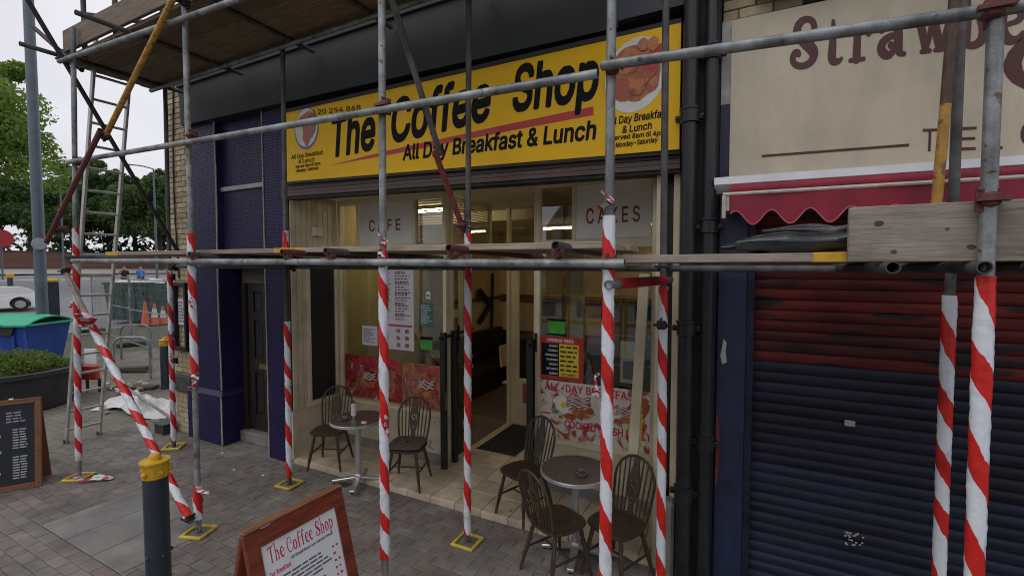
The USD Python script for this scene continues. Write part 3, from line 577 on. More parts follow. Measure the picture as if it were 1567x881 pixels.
# dark panelled side door
B.part('transom_panel', box(-6.37, -5.455, 4.02, 4.1, 2.24, 2.52), M['olive'])
B.part('lintel', box(-6.37, -5.455, 3.835, 4.1, 2.44, 2.515), M['olive'])
B.part('door_frame', cat(box(-6.365, -6.28, 4.0, 4.1, 0.12, 2.24), box(-5.53, -5.455, 4.0, 4.1, 0.12, 2.24)), M['door_dark'])
dr = B.part('door', box(-6.28, -5.53, 4.06, 4.1, 0.16, 2.24), M['door_dark'])
for (a, b, c, d) in ((-6.28, -6.16, .16, 2.24), (-5.65, -5.53, .16, 2.24), (-5.96, -5.85, .16, 2.24)): B.part('stile', box(a, b, 4.035, 4.058, c, d, 0.004), M['door_dark'], parent=dr)
for (c, d) in ((.16, .38), (.98, 1.18), (1.72, 1.84), (2.12, 2.24)):
    for a, b in ((-6.16, -5.96), (-5.85, -5.65)): B.part('rail', box(a, b, 4.036, 4.058, c, d, 0.004), M['door_dark'], parent=dr)
for (c, d) in ((.42, .94), (1.22, 1.68), (1.87, 2.09)):
    for a, b in ((-6.13, -5.99), (-5.82, -5.68)): B.part('panel', box(a, b, 4.046, 4.059, c, d, 0.008), M['door_dark'], parent=dr)
B.part('letter_plate', box(-6.04, -5.80, 4.022, 4.034, 1.04, 1.12, 0.004), M['brass'], parent=dr)
B.part('door_knob', blob(0.028, 3, amp=0.02, at=(-5.6, 4.01, 1.1)), M['brass'], parent=dr, smooth=True)
B.part('threshold', box(-6.365, -5.455, 3.76, 3.929, -.3, 0.004, 0.003), M['stone_step'])
B.part('doorstep', box(-6.365, -5.455, 3.93, 4.1, 0.0, 0.155, 0.01), M['stone_step'])
# fascia and wall above
B.part('fascia', hullpts([(-7.1, 3.66, 4.44), (-7.1, 3.62, 5.9), (-0.94, 3.66, 4.34), (-0.94, 3.62, 5.9), (-7.1, 4.4, 4.44), (-7.1, 4.4, 5.9), (-0.94, 4.4, 4.34), (-0.94, 4.4, 5.9)]), M['fascia'])
B.part('fascia_end', hullpts([(-0.935, 3.60, 4.36), (-0.935, 3.58, 5.9), (-0.44, 3.60, 4.36), (-0.44, 3.58, 5.9), (-0.935, 4.4, 4.36), (-0.935, 4.4, 5.9), (-0.44, 4.4, 4.36), (-0.44, 4.4, 5.9)]), M['fascia_navy'])
B.part('fascia_ledge', box(-7.12, -0.94, 3.615, 3.655, 4.95, 5.0, 0.005), M['fascia'])
B.part('upper_wall', box(-7.4, -0.3, 3.9, 14, 5.95, 9.5), M['far_brick'])
B.part('head_wall', box(-5.07, -0.45, 3.80, 4.3, 3.52, 4.34), M['black_trim'])
# recess ceiling, side panelling
B.part('soffit', box(-5.07, -0.45, 3.93, 6.4, 3.36, 3.515), M['ceil'])
B.part('side_panel', box(-5.12, -5.02, 3.77, 4.5, 0.05, 3.36), M['cream_dirty'])
for k in range(9):
    y = 3.775 + k * 0.081
    zz = (0.66, 3.35) if y < 3.98 else (2.53, 3.35)
    B.part('panel_board', box(-5.02, -5.004, y, y + 0.076, zz[0], zz[1], 0.006), M['cream_dirty'])
wf = B.part('side_window_frame', cat(box(-5.018, -4.985, 3.985, 4.04, 0.66, 2.52, .005), box(-5.018, -4.985, 4.43, 4.485, 0.66, 2.52, .005), box(-5.018, -4.98, 4.041, 4.429, 0.66, 0.73, .005), box(-5.018, -4.985, 4.041, 4.429, 2.46, 2.52, .005)), M['cream'])
B.part('louvre', cat(*[box(-5.016, -4.996, 4.042, 4.428, z, z + 0.012) for z in np.arange(0.74, 2.45, 0.026)]), M['mesh_dark'], parent=wf, stuff=True)
B.part('backing', box(-5.019, -5.014, 4.041, 4.429, 0.73, 2.46), M['mesh_dark'], parent=wf)
B.part('alarm_box', box(-5.0, -4.95, 4.08, 4.22, 2.86, 2.98, 0.008), M['cream'])
B.part('alarm_cable', sweep([(-4.99, 4.15, 2.98), (-4.99, 4.16, 3.2), (-4.99, 4.14, 3.35)], 0.005, 5), M['cream_dirty'])
# stall risers and window frames
YW = 4.5
B.part('stall_riser', box(-5.0, -3.2, YW, 4.62, 0.05, 0.63), M['cream_dirty'])
B.part('stall_riser', box(-2.03, -0.72, YW, 4.62, 0.05, 0.58), M['cream_dirty'])
B.part('skirting', box(-5.0, -3.2, YW - 0.015, YW - 0.002, 0.052, 0.17), M['stone_step'])
B.part('skirting', box(-2.03, -0.72, YW - 0.015, YW - 0.002, 0.052, 0.17), M['stone_step'])
def window(x0, x1, z0, z1, mull, trans, pane='glass'):
    f = [box(x0, x0 + .05, YW, YW + .08, z0, z1, .004), box(x1 - .05, x1, YW, YW + .08, z0, z1, .004), box(x0 + .05, x1 - .05, YW - .02, YW + .09, z0, z0 + .05, .004), box(x0 + .05, x1 - .05, YW, YW + .08, z1 - .06, z1, .004),
         box(x0 + .05, x1 - .05, YW - .012, YW + .08, trans - .045, trans + .045, .004)]
    for m in mull: f.append(box(m - .022, m + .022, YW + .004, YW + .076, trans + .045, z1 - .06, .004))
    p = B.part('window_frame', cat(*f), M['cream'])
    B.part('pane', box(x0 + .05, x1 - .05, YW + .036, YW + .042, z0 + .05, trans - .045), M[pane], parent=p)
    ms = [x0 + .05] + [q for m in mull for q in (m - .022, m + .022)] + [x1 - .05]
    for a, b in zip(ms[::2], ms[1::2]): B.part('pane', box(a, b, YW + .036, YW + .042, trans + .045, z1 - .06), M[pane], parent=p)
    return p
wl = window(-5.0, -3.2, 0.632, 3.355, [-4.63, -3.68], 2.70)
B.part('blind_slat', cat(*[box(-3.655, -3.255, YW + .07, YW + .088, z, z + .011) for z in np.arange(2.76, 3.29, .030)]), M['cream'], parent=wl, stuff=True)
wr = window(-2.03, -0.72, 0.582, 3.355, [-1.60, -0.80], 2.70)
# signwritten hardboard behind the top panes
def wtext(t, xa, xb, z, h, y): return text_on(t, (xa, y, z), (xb, y, z), h, (0, -1, 0), bold=False, grow=0.02, depth=0.0015)
cp = B.part('hardboard_panel', box(-4.60, -3.71, YW + .012, YW + .022, 2.748, 3.292), M['panel_white'], label='white panel lettered CAFE behind the top pane')
B.part('lettering', wtext('C A F E', -4.43, -3.90, 2.93, 0.14, YW + .011), M['cafe_red'], parent=cp)
cp = B.part('hardboard_panel', box(-1.575, -0.825, YW + .012, YW + .022, 2.748, 3.292), M['panel_white'], label='white panel lettered CAKES behind the top pane')
B.part('lettering', wtext('C A K E S', -1.47, -0.93, 2.90, 0.15, YW + .011), M['cafe_red'], parent=cp)
# recess returns, doorway, inner door
YB = 6.2
rt = B.part('return_frame', cat(box(-3.25, -3.19, YW + .09, YW + .15, 0.06, 3.35, .004), box(-3.25, -3.19, 4.96, 5.02, 0.06, 3.35, .004), box(-3.25, -3.19, YB - .06, YB, 0.06, 3.35, .004), box(-3.245, -3.195, 4.65, YB - .06, 2.66, 2.74, .004), box(-3.245, -3.195, 4.65, 4.96, 0.06, 0.64, .004), box(-3.245, -3.195, 5.02, YB - .06, 0.05, 0.075, .004), box(-3.245, -3.195, 5.56, 5.60, 2.74, 3.35, .004)), M['cream'])
B.part('pane', box(-3.222, -3.218, 4.65, 4.96, 0.64, 2.66), M['glass_in'], parent=rt)
B.part('pane', box(-3.222, -3.218, 5.02, 5.56, 2.74, 3.35), M['glass_in'], parent=rt)
B.part('pane', box(-3.222, -3.218, 5.60, YB - .06, 2.74, 3.35), M['glass_in'], parent=rt)
B.part('vent_slat', cat(*[box(-3.24, -3.225, 4.66, 4.955, z, z + .016) for z in np.arange(2.76, 3.33, 0.032)] + [box(-3.24, -3.225, 5.03, 5.55, z, z + .012) for z in np.arange(2.76, 3.33, 0.032)]), M['cream'], parent=rt, stuff=True)
rt2 = B.part('return_frame', cat(box(-2.09, -2.03, YW + .09, YW + .15, 0.06, 3.35, .004), box(-2.09, -2.03, YB - .06, YB, 0.06, 3.35, .004), box(-2.085, -2.035, 4.65, YB - .06, 2.66, 2.74, .004), box(-2.085, -2.035, 4.65, YB - .06, 0.06, 0.6, .004)), M['cream'])
B.part('pane', box(-2.062, -2.058, 4.65, YB - .06, 0.6, 2.66), M['glass_in'], parent=rt2)
B.part('pane', box(-2.062, -2.058, 4.65, YB - .06, 2.74, 3.35), M['glass_in'], parent=rt2)
idr = B.part('door', cat(box(-3.19, -3.05, YB - .05, YB, 0.07, 2.66, .004), box(-2.23, -2.09, YB - .05, YB, 0.07, 2.66, .004), box(-3.05, -2.23, YB - .05, YB, 0.07, 0.78, .004), box(-3.05, -2.23, YB - .05, YB, 2.54, 2.66, .004), box(-3.19, -2.09, YB - .05, YB, 2.662, 2.74, .004)), M['cream'], label='cream inner door with a large glass pane')
B.part('pane', box(-3.05, -2.23, YB - .028, YB - .022, 0.78, 2.54), M['glass_in'], parent=idr)
B.part('top_pane', box(-3.19, -2.09, YB - .028, YB - .022, 2.74, 3.35), M['glass_in'], parent=idr)
B.part('poster', box(-2.98, -2.7, YB - .056, YB - .052, 0.42, 0.72), PH['burger'], parent=idr)
# open glazed leaf inside
h0, h1 = np.array([-3.26, 4.99, 0]), np.array([-3.98, 5.12, 0])
def leaf(s0, s1, z0, z1, th=0.04):
    a = h0 + (h1 - h0) * s0; b = h0 + (h1 - h0) * s1
    return bar(a + [0, 0, (z0 + z1) / 2], b + [0, 0, (z0 + z1) / 2], th, z1 - z0, c=0.003)
ol = B.part('door', cat(leaf(0, .13, .08, 2.6), leaf(.87, 1, .08, 2.6), leaf(.13, .87, .08, .30), leaf(.13, .87, 1.22, 1.32), leaf(.13, .87, 1.80, 1.90), leaf(.13, .87, 2.48, 2.6)), M['cream'], label='open cream door leaf with three glass panes')
for a, b in ((.30, 1.22), (1.32, 1.80), (1.90, 2.48)): B.part('pane', leaf(.13, .87, a, b, 0.006), M['glass_in'], parent=ol)
# interior shell
B.part('interior_floor', box(-5.2, -0.72, 4.62, 9.6, 0.0, 0.045), M['floor_int'])
B.part('interior_wall', box(-5.3, -5.2, 4.62, 9.6, 0.0, 3.4), M['wall_left'])
B.part('interior_wall', box(-5.2, -0.62, 9.5, 9.6, 0.0, 3.4), M['wall_int'])
B.part('interior_wall', box(-0.72, -0.62, 4.5, 9.5, 0.0, 3.4), M['wall_int'])
B.part('interior_ceiling', box(-5.3, -0.62, 6.401, 9.6, 3.2, 3.36), M['ceil'])
B.part('dado_rail', box(-5.199, -5.17, 7.3, 9.49, 1.72, 1.80), M['dado'])
B.part('dado_rail', box(-5.17, -0.73, 9.46, 9.499, 1.66, 1.84), M['dado'])
B.part('wainscot', box(-5.17, -0.73, 9.47, 9.498, 0.05, 1.0), M['wood_dark'])
# outer right posts
B.part('end_post', box(-0.71, -0.45, 3.95, 4.5, 0.0, 3.36), M['cream_dirty'])
B.part('shutter_guide', box(-0.655, -0.605, 3.80, 3.86, 0.05, 3.25, .005), M['cream'])
B.part('shutter_guide', box(-0.525, -0.475, 3.80, 3.86, 0.30, 3.25, .005), M['cream'])
B.part('corner_post', box(-0.60, -0.53, 3.90, 3.95, 0.0, 3.25), M['wood_dark'])
B.part('shutter_guide', box(-5.065, -5.02, 3.76, 3.80, 0.66, 3.36, .005), M['mesh_dark'])
B.part('timber_post', bar((-0.86, 3.87, 0.25), (-0.755, 3.87, 2.40), 0.085, 0.03, up=(0, 1, 0), c=.004), M['cream_dirty'], label='leaning cream timber post')
B.part('low_block', box(-0.60, -0.47, 3.66, 3.80, 0.0, 0.62, 0.02), M['stone_step'])
B.part('party_wall', box(-0.44, -0.2, 3.70, 4.4, 0.0, 6.0), M['black_trim'])

# tiled entrance floor
ef = Thing('entrance_floor', None, None, kind='structure')
ef.part('screed', box(-5.07, -0.45, 3.80, 6.3, 0.0, 0.05), M['tile_grout'])
for i in range(15):
    for j in range(8):
        x, y = -5.06 + i * 0.307, 3.80 + j * 0.307
        if y > 4.45 and (x < -3.35 or x > -2.1): continue
        ef.part('tile', box(x + .002, x + .303, y - (.004 if j == 0 else -.002), y + .303, 0.03, 0.06 + rng.normal(0, .0006), .004), M['tile'])
for i in range(15): ef.part('edge_tile', box(-5.06 + i * .307 + .002, -5.06 + i * .307 + .303, 3.782, 3.795, -0.01, 0.057, .003), M['tile'])

# ---------------------------------------------------------------- shutter housing under the sign
sh = Thing('shutter_housing', 'brown slatted roller shutter drawn up under the yellow café sign', 'roller shutter', (-2.76, 3.75, 3.3))
def lerp(a, b, t): return a + (b - a) * t
for k in range(5):
    zl, zr = 3.50 - k * 0.038, 3.40 - k * 0.040
    o = 0.006 * (k % 2)
    sh.part('slat', hullpts([(-5.06, 3.70 + o, zl), (-5.06, 3.735 + o, zl + .012), (-5.06, 3.70 + o, zl - .034), (-5.06, 3.9, zl), (-5.06, 3.9, zl - .034), (-.47, 3.70 + o, zr), (-.47, 3.735 + o, zr + .012), (-.47, 3.70 + o, zr - .034), (-.47, 3.9, zr), (-.47, 3.9, zr - .034)]), M['brown_slat'])
sh.part('bottom_bar', hullpts([(-5.06, 3.72, 3.315), (-5.06, 3.88, 3.315), (-5.06, 3.72, 3.285), (-5.06, 3.88, 3.285), (-.47, 3.72, 3.21), (-.47, 3.88, 3.21), (-.47, 3.72, 3.18), (-.47, 3.88, 3.18)]), M['black_trim'])

# ---------------------------------------------------------------- yellow sign
YS = 3.655
sg = Thing('shop_sign', 'long yellow sign lettered The Coffee Shop above the café', 'shop sign', (-2.77, YS, 3.9))
SL, SR = (-4.955, 3.475, 4.275), (-0.47, 3.335, 4.255)      # x, bottom, top
XM = -0.955
def zb(x): return lerp(SL[1], SR[1], (x - SL[0]) / (SR[0] - SL[0]))
def zt(x): return lerp(SL[2], SR[2], (x - SL[0]) / (SR[0] - SL[0]))
def panel(x0, x1, y0, y1): return hullpts([(x, y, z) for x in (x0, x1) for y in (y0, y1) for z in (zb(x), zt(x))])
sg.part('sign_panel', panel(SL[0], XM, YS, YS + .03), M['yellow_sign'])
sg.part('sign_panel', panel(XM + .003, SR[0], YS - .012, YS + .03), M['yellow_sign'])
sg.part('top_edge', hullpts([(x, y, zt(x) + d) for x in (SL[0], SR[0]) for y in (YS - .006, YS + .03) for d in (.002, .04)]), M['black_trim'])
sg.part('bottom_edge', hullpts([(x, y, zb(x) - d) for x in (SL[0], SR[0]) for y in (YS + .004, YS + .03) for d in (.002, .028)]), M['black_trim'])
def at_y(u, v, y):
    d = FWD + RIGHT * (u - 783.5) / FPX + UP * (440.5 - v) / FPX
    return EYE + d * (y / d[1])
def stext(t, a, b, h, m='ink', y=YS, **k): 
    P, Q = at_y(*a, y - .001), at_y(*b, y - .001)
    sg.part('lettering', text_on(t, P, Q, h, (0, -1, 0), **k), M[m])
stext('The', (505, 240), (573, 226), 0.41, grow=0.016, slant=0.16)
stext('Coffee', (597, 218), (749, 181), 0.40, grow=0.016, slant=0.16)
stext('Shop', (783, 170), (914, 148), 0.37, grow=0.016, slant=0.16)
stext('All Day Breakfast & Lunch', (616, 245), (911, 212), 0.145, grow=0.012, slant=0.14)
stext('029 20 254 868', (462, 178), (552, 168), 0.052, bold=False, grow=0.01)
for t, a, b, h in (('All Day Breakfast', (446, 244), (494, 236), .048), ('& Lunch', (457, 250), (481, 247), .046), ('Served 8am til 4pm', (452, 258), (490, 252), .036), ('Monday-Saturday', (454, 264), (487, 259), .036)):
    stext(t, a, b, h, bold=False, grow=0.008, slant=0.1)
yr = YS - .012
for t, a, b, h in (('All Day Breakfast', (930, 192), (1022, 178), .056), ('& Lunch', (952, 204), (997, 197), .052), ('Served 8am til 4pm', (935, 215), (1018, 206), .036), ('Monday-Saturday', (942, 226), (1006, 217), .036)):
    stext(t, a, b, h, y=yr, bold=True, slant=0.12)
# red swoosh
p0, p1, p2, p3 = (at_y(505, 254, YS - .002), at_y(908, 180, YS - .002), at_y(908, 164, YS - .002), at_y(640, 221, YS - .002))
q2 = at_y(505, 253, YS - .002)
up_ = [at_y(u, v, YS - .002) for u, v in ((505, 253), (600, 229), (750, 196), (908, 163))]; lo_ = [at_y(u, v, YS - .002) for u, v in ((908, 176), (750, 206), (600, 236))]
poly = Polygon([(p[0], p[2]) for p in up_ + lo_])
sg.part('red_underline', put(extrude(poly, 0.002), (0, YS - .0005, 0), (1, 0, 0), (0, 0, 1)), M['sign_red'])
def ell(cx, cz, rx, rz, y, seed=0, amp=0.0, n=40, tilt=0.0):
    a = np.linspace(0, 2 * math.pi, n, endpoint=False); w = 1 + amp * (meshkit.noise(np.stack([np.cos(a) * 2, np.sin(a) * 2, a * 0 + seed], 1), seed) - .5) * 2
    x, z = rx * w * np.cos(a), rz * w * np.sin(a); c, s = math.cos(tilt), math.sin(tilt)
    return put(extrude(Polygon(np.stack([cx + x * c - z * s, cz + x * s + z * c], 1)), 0.0015), (0, y, 0), (1, 0, 0), (0, 0, 1))
c = at_y(469, 197, YS)
pl = sg.part('plate_picture', ell(c[0], c[2], .20, .235, YS - .0005), M['plate_blue'], label='small round picture of a breakfast plate')
for k, (dx, dz, rx, rz, m, t) in enumerate(((0, .01, .185, .215, M['plate_white'], 0), (.0, -.03, .08, .15, PH['beans'], 0), (-.115, 0, .06, .13, PH['egg'], .2), (.115, .02, .055, .13, PH['bacon'], -.2), (.01, .13, .11, .05, PH['meat'], .2))):
    sg.part('picture_food', ell(c[0] + dx, c[2] + dz, rx, rz, YS - .0025 - .0016 * k, k, .16 if k else 0, tilt=t), m, parent=pl)
c = at_y(972, 115, yr)
pl = sg.part('plate_picture', ell(c[0], c[2], .235, .285, yr - .0005, tilt=-.25), M['plate_white'], label='large picture of a plate of fried food')
for k, (dx, dz, rx, rz, m, t) in enumerate(((0, .02, .20, .21, PH['meat'], -.3), (-.10, -.10, .065, .09, PH['beans'], 0), (-.06, .09, .08, .08, PH['meat'], .3), (.10, .03, .07, .15, PH['beans'], -.5), (.14, .10, .05, .10, M['sign_red'], -.3), (.02, -.09, .06, .07, PH['meat'], .6), (.06, .21, .035, .05, PH['meat'], 0), (.14, .20, .04, .05, PH['meat'], .3))):
    sg.part('picture_food', ell(c[0] + dx, c[2] + dz, rx, rz, yr - .0025 - .0016 * k, k + 11, .2, tilt=t), m, parent=pl)

# ---------------------------------------------------------------- drainpipes
def drainpipe(x, y, r, label, joints):
    t = Thing('drainpipe', label, 'drainpipe', (x, y, 0))
    t.part('pipe', rod((x, y, 0.0), (x, y, 6.2), r, 20), M['pipe_black'], smooth=40)
    for z in joints:
        t.part('collar', lathe([(r + .002, z - .05), (r + .014, z - .045), (r + .014, z + .04), (r + .02, z + .045), (r + .02, z + .06), (r + .002, z + .065)], 20, (x, y, 0)), M['pipe_black'], smooth=40)
        t.part('bracket', cat(box(x - r - .05, x + r + .05, y + .01, y + .05, z - .02, z + .02, .004), rod((x - r - .035, y + .02, z), (x - r - .035, y - .01, z), .009, 6), rod((x + r + .035, y + .02, z), (x + r + .035, y - .01, z), .009, 6)), M['pipe_black'])
drainpipe(-0.395, 3.60, .052, 'black drainpipe nearest the café, with its collar beside the yellow sign', (0.75, 2.0, 3.55, 5.2))
drainpipe(-0.255, 3.62, .046, 'black drainpipe nearest the navy pilaster of the shuttered shop', (1.15, 2.75, 3.98, 5.5))

# ================================================================ SECOND SHOP
R = Thing('shuttered_shop', 'shuttered shop front with navy pilaster right of the drainpipes', 'building', (1.5, 4.2, 0))
R.part('pilaster', box(-0.195, 0.0, 3.70, 4.3, 0.0, 3.0, .01), M['navy'])
R.part('pilaster_upper', box(-0.195, -0.132, 3.70, 4.3, 3.10, 3.63), M['navy'])
R.part('pilaster_upper', box(-0.195, -0.132, 3.702, 4.3, 3.632, 4.22), M['white_flake'])
br = R.part('brick_pier', box(-0.19, 0.3, 3.74, 4.3, 4.225, 5.0), M['mortar'])
for j in range(8):
    cuts = [-0.195, 0.02, 0.235, 0.3] if j % 2 else [-0.195, -0.09, 0.125, 0.3]
    for a, b in zip(cuts[:-1], cuts[1:]): R.part('brick', box(a + .005, b - .005, 3.725 + rng.normal(0, .002), 3.80, 4.23 + j * C, 4.23 + j * C + .0655, .004), brickmat(), parent=br)
R.part('upper_wall', box(0.301, 8, 3.74, 6, 4.24, 9.5), M['fascia'])
R.part('cornice', box(0.0, 6.0, 3.50, 3.735, 4.33, 4.62, .02), M['fascia'])
R.part('side_return', box(5.5, 8, 3.7, 6, 0, 4.2), M['navy'])
R.part('back_wall', box(0.0, 6, 4.1, 4.3, 0, 4.2), M['black_trim'])
R.part('roof', box(-7.6, 8, 3.9, 14, 9.51, 9.8), M['roof'])
# marks on the pilaster
gp = Polygon([(-.178, 1.36), (-.168, 1.30), (-.160, 1.10), (-.168, .92), (-.180, .80), (-.182, .95), (-.176, 1.1), (-.184, 1.25)]).buffer(.004)
R.part('paint_smear', put(extrude(gp, .002), (0, 3.6985, 0), (1, 0, 0), (0, 0, 1)), M['red_tube'])
R.part('torn_paper', put(extrude(Polygon([(-.165, 1.80), (-.145, 1.93), (-.125, 1.90), (-.13, 1.83), (-.12, 1.76), (-.15, 1.74)]), .002), (0, 3.6985, 0), (1, 0, 0), (0, 0, 1)), M['white_flake'])
# cream sign
sb = Thing('shop_sign', 'cream painted sign with maroon lettering Strawberry above the red awning', 'shop sign', (1.4, 3.68, 3.6))
sb.part('sign_board', hullpts([(x, y, z) for x, z0, z1 in ((-.13, 3.10, 4.20), (3.4, 3.06, 4.16)) for y in (3.665, 3.70) for z in (z0, z1)]), M['cream_sign'])
ysb = 3.6645
def sbt(shape, a, b, h, m='maroon', **k): sb.part('lettering', text_on('', at_y(*a, ysb), at_y(*b, ysb), h, (0, -1, 0), shape=shape, **k), M[m])
P, Q = at_y(1208, 106, ysb), at_y(1567, 62, ysb)
fs = fancy('Strawberry', 0.34); fw = fancy('Strawbe', 0.34)
k = (fs.bounds[2] - fs.bounds[0]) / (fw.bounds[2] - fw.bounds[0])
sb.part('lettering', text_on('', P, P + (Q - P) * k, 0.325, (0, -1, 0), shape=fs.buffer(.02)), M['maroon'])
P = at_y(1533, 150, ysb); sb.part('lettering', text_on('', P, P + [0.42, 0, -.004], 0.38, (0, -1, 0), shape=fancy('C')), M['maroon'])
for t, a, b in (('T', 1411, 1433), ('E', 1463, 1493), ('L', 1506, 1534)):
    P, Q = at_y(a, 232 - (a - 1411) * .03, ysb), at_y(b, 232 - (b - 1411) * .03, ysb)
    sb.part('lettering', text_on(t, P, Q, 0.135, (0, -1, 0), bold=False), M['maroon'])
P = at_y(1561, 223, ysb); sb.part('lettering', text_on('0', P, P + [0.1, 0, 0], 0.135, (0, -1, 0), bold=False), M['maroon'])
a, b = at_y(1166, 239, ysb), at_y(1391, 222, ysb)
sb.part('painted_rule', hullpts([(p[0], y, p[2] + d) for p in (a, b) for y in (ysb, ysb - .002) for d in (-.008, .008)]), M['maroon'])
# awning
aw = Thing('awning', 'rolled red awning with scalloped valance under the cream sign', 'awning', (1.4, 3.5, 2.9))
aw.part('white_strip', hullpts([(x, y, z) for x, z in ((-.22, 3.085), (3.4, 3.05)) for y in (3.55, 3.66) for z in (z, z - .05)]), M['white_fascia'])
aw.part('roll', rod((-.12, 3.57, 2.99), (3.4, 3.57, 2.96), .040, 14), M['awning'], smooth=40)
aw.part('front_rail', rod((-.16, 3.49, 2.955), (3.4, 3.49, 2.925), .013, 8), M['awning_trim'])
aw.part('arm_bracket', cat(box(-.15, -.115, 3.49, 3.66, 2.84, 2.96, .006), box(-.165, -.14, 3.48, 3.52, 2.79, 2.95, .004)), M['awning_trim'])
xs_ = np.linspace(-.11, 3.4, 240); ph = (xs_ - 0.028) / .2145
low = 2.79 - .047 * np.cos(2 * math.pi * ph) - .009 * (xs_ - 0)
hi = 2.945 - .0085 * xs_
yo = 3.487 + .006 * np.sin(xs_ * 9)
V = np.vstack([np.column_stack([xs_, yo, hi]), np.column_stack([xs_, yo + .004, low]), np.column_stack([xs_, yo + .004, hi]), np.column_stack([xs_, yo + .008, low])]); n = len(xs_)
F = []
for i in range(n - 1): F += [(i, n + i, n + i + 1), (i, n + i + 1, i + 1), (2 * n + i, 3 * n + i + 1, 3 * n + i), (2 * n + i, 2 * n + i + 1, 3 * n + i + 1), (n + i, 3 * n + i, 3 * n + i + 1), (n + i, 3 * n + i + 1, n + i + 1)]
aw.part('valance', (V, np.array(F)), M['awning'], smooth=True)
aw.part('piping', sweep(np.column_stack([xs_, yo + .002, low]), .005, 5), mat('valance_piping', (0.45, 0.10, 0.12), .7))
# roller shutter, slat by slat
rs = Thing('roller_shutter', 'closed roller shutter, dark red slats above and navy slats below', 'roller shutter', (1.5, 3.79, 0))
def slat(z):
    pr = [(0, 0), (-.009, .010), (-.0135, .030), (-.0125, .050), (-.004, .066), (.004, .0745), (.012, .0745), (.012, 0)]
    n = len(pr); V = [(x, 3.79 + a, z + b) for x in (0.03, 3.3) for a, b in pr]; F = []
    for k in range(n): l = (k + 1) % n; F += [(k, n + k, n + l), (k, n + l, l)]
    return np.array(V), np.array(F)
for k in range(40):
    z = 0.05 + k * .075
    m = 'slat_red' if z > 1.99 or 1.75 < z < 1.83 else 'slat_dull' if z > 1.70 else ('slat_mid' if z > 1.0 else 'slat_navy'); dn = rng.normal(0, .0012)
    rs.part('slat', move(slat(z), (0, dn, 0)), M[m], smooth=35)
rs.part('bottom_rail', box(0.03, 3.3, 3.765, 3.80, 0.0, 0.048, .004), M['slat_navy'])
rs.part('guide_rail', box(0.0, 0.05, 3.715, 3.765, 0.0, 2.99, .004), M['slat_navy'])
for (u, v) in ((1300, 647),): 
    p = at_y(u, v, 3.77); rs.part('lock', box(p[0] - .03, p[0] + .03, 3.755, 3.772, p[2] - .02, p[2] + .02, .004), M['grey_trim'])
gr_ = []
for k in range(26):
    p = at_y(rng.uniform(1290, 1325), rng.uniform(812, 834), 3.77); gr_.append(box(p[0] - .006, p[0] + .006, 3.768, 3.7705, p[2] - .004, p[2] + .004))
rs.part('scratch', cat(*gr_), M['white_flake'], stuff=True)

# ================================================================ SCAFFOLD
sc = Thing('scaffold', 'tube and coupler scaffold wrapped in red and white tape before the shops', 'scaffold', (-3.0, 2.85, 0))
def tape(pts, r0, wob=0.1, seed=0, n=20, step=0.02, pitch=0.38):
    P = np.asarray(pts, float); L = np.concatenate([[0], np.cumsum(np.linalg.norm(np.diff(P, axis=0), axis=1))]); s = np.arange(0, L[-1], step)
    Q = np.stack([np.interp(s, L, P[:, k]) for k in range(3)], 1); d, u, w = frame_of(P[-1] - P[0])
    a = np.linspace(0, 2 * math.pi, n + 1); m = len(s)
    A, Sg = np.meshgrid(a, s, indexing='xy')
    wob = wob + .05; rr = r0 * (1 + wob * (meshkit.fbm(np.stack([np.cos(A) * 1.4, np.sin(A) * 1.4, Sg * 11], -1), 3, seed) * 2 - 1 + .25 * np.sin(2 * math.pi * (Sg / .055) + A)))
    V = Q[:, None, :] + rr[..., None] * (np.cos(A)[..., None] * u + np.sin(A)[..., None] * w)
    UV = np.stack([A / (2 * math.pi), (Sg + .17 * meshkit.noise(np.stack([Sg * 2.3, Sg * 0 + seed, Sg * 0], -1), seed)) / pitch + seed * .37 + .11 * (meshkit.fbm(np.stack([np.cos(A) * 2, np.sin(A) * 2, Sg * 14], -1), 2, seed + 5) - .5)], -1)
    F = []
    for i in range(m - 1):
        for k in range(n): q = i * (n + 1) + k; F += [(q, q + 1, q + n + 2), (q, q + n + 2, q + n + 1)]
    return (V.reshape(-1, 3), np.array(F)), UV.reshape(-1, 2)
def coupler(p, axis, axis2, dark=False, s=1.0):
    p = np.asarray(p, float); out = []
    for ax, o in ((axis, 0), (axis2, 1)):
        d, u, w = frame_of(ax); c = p
        out.append(sweep([c - d * .026 * s, c - d * .022 * s, c + d * .022 * s, c + d * .026 * s], np.array([.030, .0345, .0345, .030]) * s, 12))
        out.append(bar(c + u * .028 * s - w * .05 * s, c + u * .028 * s + w * .045 * s, .038 * s, .016 * s, up=d))
        out.append(rod(c + w * .043 * s - u * .03 * s, c + w * .043 * s + u * .045 * s, .009 * s, 6))
        out.append(rod(c + w * .043 * s + u * .030 * s, c + w * .043 * s + u * .042 * s, .015 * s, 6))
    sc.part('coupler', cat(*out), M['black_clamp' if dark else 'rust'])
YA, YC = 2.35, 3.36
def at_y(u, v, y):
    d = FWD + RIGHT * (u - 783.5) / FPX + UP * (440.5 - v) / FPX
    return EYE + d * (y / d[1])
LEAN = [((112, 60), (121, 735)), ((283, 20), (304, 800)), ((584, 5), (589, 850)), ((936, 5), (926, 870)), ((1524, 20), (1491, 860)), ((253, 150), (266, 680)), ((433, 100), (443, 745)), ((717, 150), (715, 835)), ((1019, 5), (1011, 870)), ((1471, 5), (1437, 870))]
